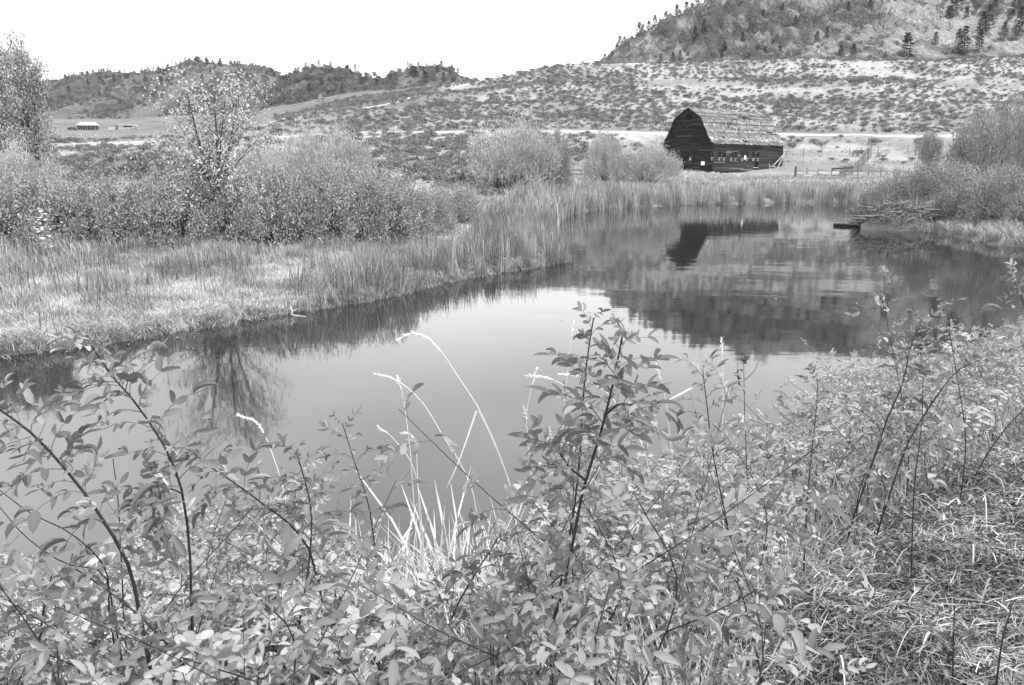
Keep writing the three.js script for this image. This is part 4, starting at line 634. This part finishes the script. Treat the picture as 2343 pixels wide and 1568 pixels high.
rose('rose shoot with a cluster of drooping pale folded leaflets at lower right', [[1740, 1540, 2.25], [1715, 1430, 2.2], [1690, 1340, 2.15], [1650, 1290, 2.1]], { seed: 19, n: 17, size: 0.98, r: 0.0036 });
for (const [label, pix, r] of [['bare arching twig at the left edge, upper of two', [[250, 1405, 1.7], [240, 1300, 1.7], [160, 1220, 1.68], [70, 1175, 1.66], [-10, 1115, 1.64]], 0.0022], ['bare arching twig at the left edge, lower of two', [[262, 1420, 1.7], [232, 1310, 1.7], [150, 1290, 1.68], [60, 1230, 1.66], [-10, 1150, 1.64]], 0.002], ['bare forked twig standing in the water view at left', [[290, 1500, 1.9], [278, 1300, 1.9], [270, 1150, 1.9], [258, 1050, 1.9]], 0.0024], ['bare twig left of the tallest central rose', [[1310, 1250, 2.1], [1312, 1100, 2.1], [1300, 970, 2.1], [1290, 870, 2.1]], 0.0022], ['tall straight bare stem at the edge of the trodden straw', [[2086, 1290, 2.9], [2092, 1120, 2.9], [2110, 960, 2.9], [2112, 870, 2.9]], 0.003], ['bare thorny stem rising from the straw at the lower right', [[2280, 1568, 2.2], [2295, 1460, 2.2], [2315, 1390, 2.2]], 0.004], ['bare grey stem in the straw near the bottom right', [[2180, 1560, 2.25], [2182, 1470, 2.25], [2185, 1390, 2.25]], 0.003], ['pair of bare stems at the thicket edge by the straw', [[1675, 1500, 2.35], [1668, 1400, 2.35], [1655, 1300, 2.35]], 0.0035]])
  rose(label, pix, { name: 'bare_twig', cat: 'twig', seed: 40, n: 0, r });
{ const g = rose('dry dark stalk with a seed head standing before the water', [[1712, 1180, 2.9], [1706, 1000, 2.9], [1703, 900, 2.9], [1702, 820, 2.9]], { name: 'dry_stalk', cat: 'stalk', seed: 41, n: 0, r: 0.0024, side: [[[1705, 900, 2.9], [1690, 870, 2.9], [1688, 830, 2.9]], [[1704, 870, 2.9], [1725, 850, 2.9], [1738, 822, 2.9]]] }), hd = new MB(), R = rng(8); for (let k = 0; k < 26; k++) hd.quadLeaf(sight(1700 + R() * 10, 810 + R() * 22, 2.9).sub(g.position), unit(R), unit(R), 0.014, 0.004, 1); for (let k = 0; k < 20; k++) hd.quadLeaf(sight(1686 + R() * 8, 838 + R() * 40, 2.9).sub(g.position), unit(R), unit(R), 0.014, 0.004, 1); part('seed_head', hd.geo(), matte(0.06, { vertexColors: true }), g); }

// the thicket: many more shoots over the near bank
const TOP = [[-300, 1290], [0, 1350], [150, 1385], [260, 1270], [400, 1190], [520, 1130], [650, 1110], [740, 1230], [820, 1330], [920, 1380], [1030, 1390], [1130, 1350], [1220, 1220], [1320, 1030], [1450, 985], [1600, 995], [1750, 985], [1850, 930], [1930, 850], [2000, 805], [2100, 775], [2230, 760], [2343, 745], [2700, 700]];
const EDGE = [[1640, 1700], [1690, 1568], [1720, 1450], [1850, 1335], [1960, 1265], [2050, 1185], [2200, 1095], [2343, 1015], [2700, 860]];
const inStraw = (x, d) => { const [u, v] = proj(onGround(x, d)); return d < 11 && x > 0.3 && u > 1640 && v > table(EDGE, u) + (fbm(x * 2, d * 2, 2) - 0.5) * 90; };
function shootProto(R, height, n, single) {
  const paths = [[V(0, 0, 0), V((R() - 0.5) * 0.1, height * 0.35, (R() - 0.5) * 0.1), V((R() - 0.5) * 0.25, height * 0.7, (R() - 0.5) * 0.25), V((R() - 0.5) * 0.45, height, (R() - 0.5) * 0.4)]], c = new THREE.CatmullRomCurve3(paths[0]);
  for (let k = 0; k < 2; k++) { const q = c.getPoint(0.35 + R() * 0.35), a = R() * 6.28, l = 0.2 + R() * 0.2; paths.push([q, q.clone().add(V(Math.cos(a) * l * 0.5, l * 0.4, Math.sin(a) * l * 0.5)), q.clone().add(V(Math.cos(a) * l, l * 0.85, Math.sin(a) * l))]); }
  const g = new THREE.Group(), baked = []; part('stem', stemGeo(paths, 0.0026), stemM, g);
  paths.forEach((p, k) => { for (const [m, s] of leafPlaces(p, R, k ? Math.round(n * 0.35) : n, k ? 0.2 : 0.22, 0.9, 0.75)) single ? addLeaf(g, R, m, s) : bakeLeaf(baked, R, m, s); });
  if (!single) part('leaves', mergeGeometries(baked), leafTones[2], g, true);
  return g;
}
function lowProto(R) {   // low shrub with small oval leaves set in pairs
  const g = new THREE.Group(), st = [], lf = new MB();
  for (let k = 0; k < 9; k++) { const a = R() * 6.28, o = 0.08 + R() * 0.22, h = 0.3 + R() * 0.25, p = [V(0, 0, 0), V(Math.cos(a) * o * 0.5, h * 0.6, Math.sin(a) * o * 0.5), V(Math.cos(a) * o, h, Math.sin(a) * o)]; st.push(p); const c = new THREE.CatmullRomCurve3(p); for (let j = 0; j < 9; j++) for (const s of [-1, 1]) { const t = 0.2 + 0.8 * j / 8, q = c.getPoint(t), az = a + j * 1.57 + s * 1.57, d = V(Math.cos(az), 0.25 - R() * 0.5, Math.sin(az)).normalize(); lf.leaf(q, d, V(0, 1, 0).addScaledVector(unit(R), 0.35).normalize(), 0.03 + R() * 0.016, 0.011 + R() * 0.004, 0.2 + R() * 0.2, R() * 0.8, 5, 0.75 + R() * 0.6); } }
  part('stem', stemGeo(st, 0.002), stemM, g); part('leaves', lf.geo(), leafTones[3], g, true); return g;
}
{
  const R = rng(2024), fine = [1, 2, 3, 4, 5, 6].map((s) => shootProto(rng(s + 600), 0.8, 15, true)), massed = [1, 2, 3, 4, 5, 6, 7, 8].map((s) => shootProto(rng(s + 700), 0.8, 20, false)), low = [1, 2, 3, 4].map((s) => lowProto(rng(s + 800)));
  const room = (p) => { let h = 0; for (; h < 1.5; h += 0.04) { const [u, v] = proj(V(p.x, p.y + h, p.z)); if (v < table(TOP, u)) break; } return h; };
  const list = [];
  for (let k = 0; k < 9000 && list.length < 310; k++) {
    const far = R() < 0.42, x = far ? lerp(1.2, 11, R()) : lerp(-2.2, 3.4, R()), d = far ? lerp(3.2, 15, R()) : lerp(1.35, 4.6, R());
    if (isFar(x, d) || shoreDist(x, d) < 0.1 || Math.abs(x / d) > 0.78 || Math.hypot(x, d) < 1.35 || inStraw(x, d)) continue;
    if (list.some((q) => Math.hypot(q[0].x - x, q[0].z + d) < 0.12 + d * 0.012)) continue;
    const p = onGround(x, d, 0.02), h = Math.min(room(p) * (0.8 + R() * 0.22), (far ? 0.85 : 0.62) + R() * 0.5); if (h < 0.3) continue;
    list.push([p, h, R() * 6.28, d]);
  }
  list.sort((a, b) => a[3] - b[3]);
  list.forEach(([p, h, t, d], k) => { const near = k < 62, proto = near ? fine[k % 6] : massed[k % 8], s = clamp(h / 0.8, 0.55, 1.25); const u = proj(p)[0], z = d > 6 ? 3 : u < 760 ? 0 : u < 1250 ? 1 : 2; dup(proto, 'wild_rose', p, t, [s, h / 0.8, s], ['leafy rose shoot in the thicket left of the pale grass gap', 'leafy rose shoot in the thicket below the pale grass gap', 'leafy rose shoot in the thicket between grass gap and trodden straw', 'leafy rose shoot on the farther right bank beyond the straw'][z], 'rose shoot', ['rose shoots at left', 'rose shoots below the grass gap', 'rose shoots beside the straw', 'rose shoots on the far right bank'][z]); });
  let n = 0;
  for (let k = 0; k < 9000 && n < 190; k++) {
    const x = lerp(-2, 8, R() ** 1.3), d = lerp(1.5, 10, R() ** 1.6); if (isFar(x, d) || shoreDist(x, d) < 0.15 || Math.abs(x / d) > 0.74 || Math.hypot(x, d) < 1.6 || inStraw(x, d)) continue;
    const p = onGround(x, d, 0.01), h = Math.min(room(p), 0.7 + R() * 0.3); if (h < 0.2) continue; n++;
    dup(low[n % 4], 'low_shrub', p, R() * 6.28, [1, h / 0.5 * 0.7, 1], p.x < 0 ? 'low shrub with small oval pale leaves under the left rose shoots' : p.x < 1.2 ? 'low shrub with small oval pale leaves under the central rose shoots' : 'low shrub with small oval pale leaves on the right bank', 'low shrub', p.x < 0 ? 'low shrubs at left' : p.x < 1.2 ? 'low shrubs at the centre' : 'low shrubs on the right bank');
  }
}
// pale grass
const strawM = foliage(0.54), brightM = foliage(0.66);
function seedGrass(label, pix, split_, o = {}) {   // culm with a nodding spike; the first SPLIT points are the spike
  const pts = pix.map(([u, v]) => sight(u, v, o.d ?? 2.6)), base = toGround(pts[pts.length - 1]), all = [...pts, base], g = thing('seed_grass', label, 'grass stalk', base), R = rng(o.seed ?? 3), loc = all.map((p) => p.clone().sub(base));
  const w = (o.w ?? 1) * 0.0017; part('stem', new MB().tube(curve(loc, 40), w * 0.5, w * 0.9, 5, 1).geo(), strawM, g);
  const head = new MB(), hp = new THREE.CatmullRomCurve3(loc.slice(0, split_)), len = hp.getLength(), n = Math.max(10, Math.round(len / 0.0055));
  head.tube(hp.getPoints(16), w * 0.6, w * 1.3, 5, 1);
  for (let k = 0; k < n; k++) { const t = k / n, q = hp.getPoint(t), tan = hp.getTangent(t).negate(), e = unit(R).cross(tan).normalize(), f = tan.clone().addScaledVector(e, 0.3 + R() * 0.45).normalize(), taper = 0.55 + 0.6 * Math.sin(Math.PI * Math.min(1, t * 0.8 + 0.2)); head.quadLeaf(q.clone().addScaledVector(e, w * 0.5), f, e, 0.016 * taper, w * 1.3 * taper, 0.85 + R() * 0.3); }
  part('seed_head', head.geo(), brightM, g);
  for (const b of o.blades ?? []) part('blade', new MB().ribbon(curve(b.map(([u, v]) => sight(u, v, (o.d ?? 2.6) - 0.02).sub(base)), 10), 0.0036, V(0.8, 0.5, 0.3), 1).geo(), brightM, g);
}
seedGrass('tallest seed grass with a long nodding bright spike over the pond', [[912, 775], [940, 763], [975, 772], [1008, 803], [1050, 865], [1096, 936], [1130, 1010], [1160, 1090], [1185, 1180]], 4, { seed: 1, w: 1.15, blades: [[[1090, 940], [1075, 985], [1048, 1060], [1020, 1120]], [[1096, 938], [1130, 1010], [1165, 1100]]] });
seedGrass('seed grass leaning left with its spike pointing left, below the tallest', [[859, 857], [890, 863], [915, 875], [965, 920], [1015, 1000], [1050, 1055], [1085, 1140]], 3, { seed: 2 });
seedGrass('upright seed grass crossing the left leaning one', [[910, 866], [918, 890], [925, 930], [936, 1010], [944, 1110], [950, 1200]], 2, { seed: 3 });
seedGrass('seed grass with a bent spike above the rose at left of centre', [[543, 952], [570, 958], [592, 973], [607, 1000], [630, 1060], [650, 1130], [660, 1230]], 4, { seed: 4, d: 2.3, w: 1.1 });
seedGrass('short seed grass left of the grass clump', [[868, 980], [885, 990], [905, 1010], [930, 1040], [950, 1085], [960, 1150]], 2, { seed: 5 });
seedGrass('short seed grass with a hooked spike in the grass clump', [[922, 990], [938, 993], [950, 1010], [954, 1070], [958, 1150]], 3, { seed: 6 });
seedGrass('thin seed grass with a level spike left of the central roses', [[1208, 860], [1240, 862], [1262, 868], [1300, 890], [1318, 930], [1325, 1020]], 3, { seed: 7 });
seedGrass('thin curved seed grass standing free before the water', [[1228, 846], [1218, 880], [1205, 950], [1210, 1030], [1216, 1110]], 2, { seed: 8, w: 0.8 });
seedGrass('seed grass spike crossing behind the central roses', [[1282, 858], [1310, 856], [1335, 866], [1390, 900], [1440, 970], [1480, 1050]], 3, { seed: 9 });
seedGrass('tall straight pale seed grass before the right reflection', [[1652, 776], [1653, 810], [1655, 880], [1654, 960], [1652, 1040]], 2, { seed: 10, d: 3.0 });
seedGrass('thin leaning seed grass right of the central roses', [[1503, 838], [1512, 868], [1524, 920], [1533, 1000], [1540, 1070]], 2, { seed: 11, d: 2.8, w: 0.8 });
seedGrass('faint upright seed grass behind the tallest central rose', [[1314, 730], [1308, 770], [1300, 840], [1290, 960], [1285, 1060]], 2, { seed: 12, d: 2.9, w: 0.7 });
seedGrass('bright doubled seed spike among the left roses', [[360, 1082], [375, 1098], [388, 1120], [400, 1180], [405, 1260]], 3, { seed: 13, d: 1.9, w: 1.1 });
seedGrass('pale seed grass in the right thicket bending left', [[2083, 805], [2100, 800], [2120, 822], [2145, 880], [2160, 960]], 2, { seed: 14, d: 5 });
seedGrass('straight pale seed grass in the right thicket', [[2255, 780], [2250, 800], [2240, 850], [2232, 930]], 2, { seed: 15, d: 5.2 });
seedGrass('seed grass with a hooked tip at the right before the dark water', [[2288, 772], [2300, 770], [2330, 800], [2360, 850], [2370, 930]], 2, { seed: 16, d: 5.2, w: 0.9 });
for (const [label, pts, d] of [['broad white dead grass blade in the lower middle', [[918, 1246], [925, 1228], [940, 1208]], 2.2], ['bent pale grass blade hooking down at right of the grass clump', [[1215, 1080], [1222, 1090], [1205, 1105], [1180, 1120]], 2.7], ['pale strap leaf slanting up right of the central roses', [[1531, 915], [1560, 900], [1582, 888]], 2.7], ['curled pale grass blade at the right of the straw edge', [[1945, 1290], [1965, 1300], [1980, 1320], [1982, 1345]], 2.5]]) solo('loose_grass', new MB().ribbon(curve(pts.map(([u, v]) => sight(u, v, d)).reverse(), 8), 0.006, V(0.75, 0.2, 0.55), 1.05).geo(), brightM, label, 'grass blade');
const tussM = foliage(0.42);
function tussock(R, n, h) {
  const g = new THREE.Group();
  for (let k = 0; k < n; k++) { const a = R() * 6.28, o = R() * 0.09, az = R() * 6.28, hh = h * (0.4 + 0.65 * R()), out = hh * (0.1 + R() * 0.5), b = V(Math.cos(a) * o, -0.02, Math.sin(a) * o), e = b.clone().add(V(Math.cos(az) * out, hh * (R() < 0.2 ? 0.65 : 1), Math.sin(az) * out)), m = b.clone().lerp(e, 0.5).add(V(-Math.cos(az) * out * 0.25, hh * 0.12, -Math.sin(az) * out * 0.25)); part('blade', new MB().ribbon(curve([b, m, e], 6), 0.0022 + R() * 0.0034, V(-Math.sin(az + R() - 0.5), 0.1, Math.cos(az + R() - 0.5)).normalize(), 0.8 + R() * 0.3).geo(), R() < 0.12 ? brightM : tussM, g); }
  return g;
}
{
  const R = rng(31), ps = [1, 2, 3].map((s) => tussock(rng(s + 900), 44, 0.6)); let k = 0;
  for (const [u, v, d] of [[860, 1300, 3.3], [930, 1300, 3.1], [990, 1280, 3.5], [1040, 1300, 3.0], [1090, 1290, 3.4], [1140, 1270, 3.2], [1190, 1260, 3.5], [1235, 1240, 3.3], [960, 1330, 2.8], [1110, 1330, 2.8], [800, 1290, 3.2], [740, 1300, 3.1], [1010, 1240, 3.9], [1160, 1230, 3.9], [880, 1260, 3.6], [920, 1250, 3.9], [965, 1290, 3.3], [1015, 1270, 3.7], [1065, 1260, 3.6], [1115, 1255, 3.7], [1210, 1245, 3.7], [1070, 1320, 3.0], [1000, 1330, 2.9], [890, 1320, 3.0], [1165, 1300, 3.2], [840, 1270, 3.5], [1440, 1130, 3.8], [1500, 1100, 4.0], [1590, 1090, 4.1], [1680, 1080, 4.2], [1750, 1090, 4.2], [330, 1420, 2.6], [190, 1420, 2.5]]) { const x = sight(u, v, d).x; const p = onGround(x, d, 0.02); k++; dup(ps[k % 3], 'grass_tussock', p, R() * 6.28, (u > 1400 || u < 500 ? 0.75 : 1.0) * (0.85 + R() * 0.35), u < 500 ? 'pale grass tussock behind the left roses' : u > 1400 ? 'pale grass tussock at the water behind the right of centre roses' : 'pale long bladed grass tussock in the gap at the middle of the near bank', 'grass tussock', u < 500 ? 'tussocks at left' : u > 1400 ? 'tussocks right of centre' : 'tussocks in the middle gap'); }
}
{ // matted straw and short grass on the near bank
  const R = rng(66), geos = [1, 2, 3, 4, 5, 6].map((s) => { const q = rng(s + 40), mb = new MB(); for (let k = 0; k < 9; k++) { const a = q() * 6.28, bit = k > 6, l = bit ? 0.012 + q() * 0.02 : 0.02 + q() * q() * 0.12, b = V((q() - 0.5) * 0.12, 0.003 + q() * 0.03, (q() - 0.5) * 0.12), e = b.clone().add(V(Math.cos(a) * l, (q() - 0.4) * 0.03, Math.sin(a) * l)); mb.ribbon(curve([b, b.clone().lerp(e, 0.5).add(V(0, q() * 0.006, (q() - 0.5) * l * 0.15)), e], 2), bit ? 0.0025 + q() * 0.003 : 0.0007 + q() * q() * 0.0022, V(-Math.sin(a), (q() - 0.5) * 2.4, Math.cos(a)).normalize(), 0.1 + q() * q() * 1.2); } return mb.geo(); });
  const l = []; for (let k = 0; k < 90000 && l.length < 22000; k++) { const d = lerp(1.7, 9, R() ** 1.7), x = lerp(-0.2, 0.72 * d + 0.3, R()); if (isFar(x, d) || shoreDist(x, d) < 0.3 || Math.abs(x / d) > 0.72 || (!inStraw(x, d) && R() < 0.75)) continue; l.push([onGround(x, d, -0.004), R() * 6.28, 0.8 + R() * 0.7, (R() - 0.5) * 0.5, (R() - 0.5) * 0.5]); }
  split(l, 6, (q, k) => scatter('straw', 'matted dry grass and straw trodden flat on the near bank', 'straw', geos[k], strawM, q, q.map((b) => (0.4 + 0.9 * R()) * lerp(0.5, 1.15, smoothstep(fbm(b[0].x * 3, b[0].z * 3, 3), 0.35, 0.65)))));
  const tuft = tuftProto(rng(5), { n: 16, spread: 0.07, h: 0.13, lean: 0.8, w: 0.002, seg: 3 }), t = [];
  for (let k = 0; k < 30000 && t.length < 9000; k++) { const d = lerp(1.8, 16, R() ** 1.5), x = lerp(-2.5, 12, R()); if (isFar(x, d) || shoreDist(x, d) < 0.05 || Math.abs(x / d) > 0.75) continue; if (inStraw(x, d) && R() < 0.94) continue; const far = smoothstep(d, 4, 9); t.push([onGround(x, d, 0.01), R() * 6.28, (0.7 + R() * 0.8) * (inStraw(x, d) ? 1 : lerp(1.2, 2.0, far)), (R() - 0.5) * 0.6, (R() - 0.5) * 0.6]); }
  const tall = tuftProto(rng(6), { n: 14, spread: 0.08, h: 0.42, lean: 0.5, w: 0.0022, seg: 4 }), tl = []; for (let k = 0; k < 20000 && tl.length < 1500; k++) { const d = lerp(1.8, 7, R() ** 1.4), x = lerp(-2.5, 5, R()); if (isFar(x, d) || shoreDist(x, d) < 0 || Math.abs(x / d) > 0.75 || Math.hypot(x, d) < 1.7 || inStraw(x, d)) continue; tl.push([onGround(x, d, 0.01), R() * 6.28, 0.7 + R() * 0.6, (R() - 0.5) * 0.4, (R() - 0.5) * 0.4]); }
  scatter('thicket_grass', 'thin pale grass growing up between the rose shoots', 'grass', tall, strawM, tl, tl.map(() => 0.55 + 0.5 * R()));
  scatter('short_grass', 'short grass sprouting through the straw of the near bank', 'grass', tuft, strawM, t, t.map(() => 0.5 + 0.5 * R()));
  const wide = new MB(), q = rng(9); for (let k = 0; k < 90; k++) { const d = lerp(1.9, 5, q()), x = lerp(0.5, 3.2, q()); if (!inStraw(x, d)) continue; const a = q() * 6.28, len = 0.12 + q() * 0.22, b = onGround(x, d, -0.01), e = b.clone().add(V(Math.cos(a) * len, q() * 0.1, Math.sin(a) * len)); wide.ribbon(curve([b, b.clone().lerp(e, 0.5).add(V(0, 0.05 + q() * 0.04, 0)), e], 7), 0.0018 + q() * 0.0025, V(-Math.sin(a), 0.35, Math.cos(a)).normalize(), 0.25 + q() * 0.5); }
  solo('dry_blades', wide.geo(), strawM, 'longer bent dry grass blades lying over the straw', 'grass', null, 'stuff');
}

// thin air toward the far hills
scene.fog = new THREE.FogExp2(0xf0f0f0, 0.00007);
renderer.render(scene, camera);
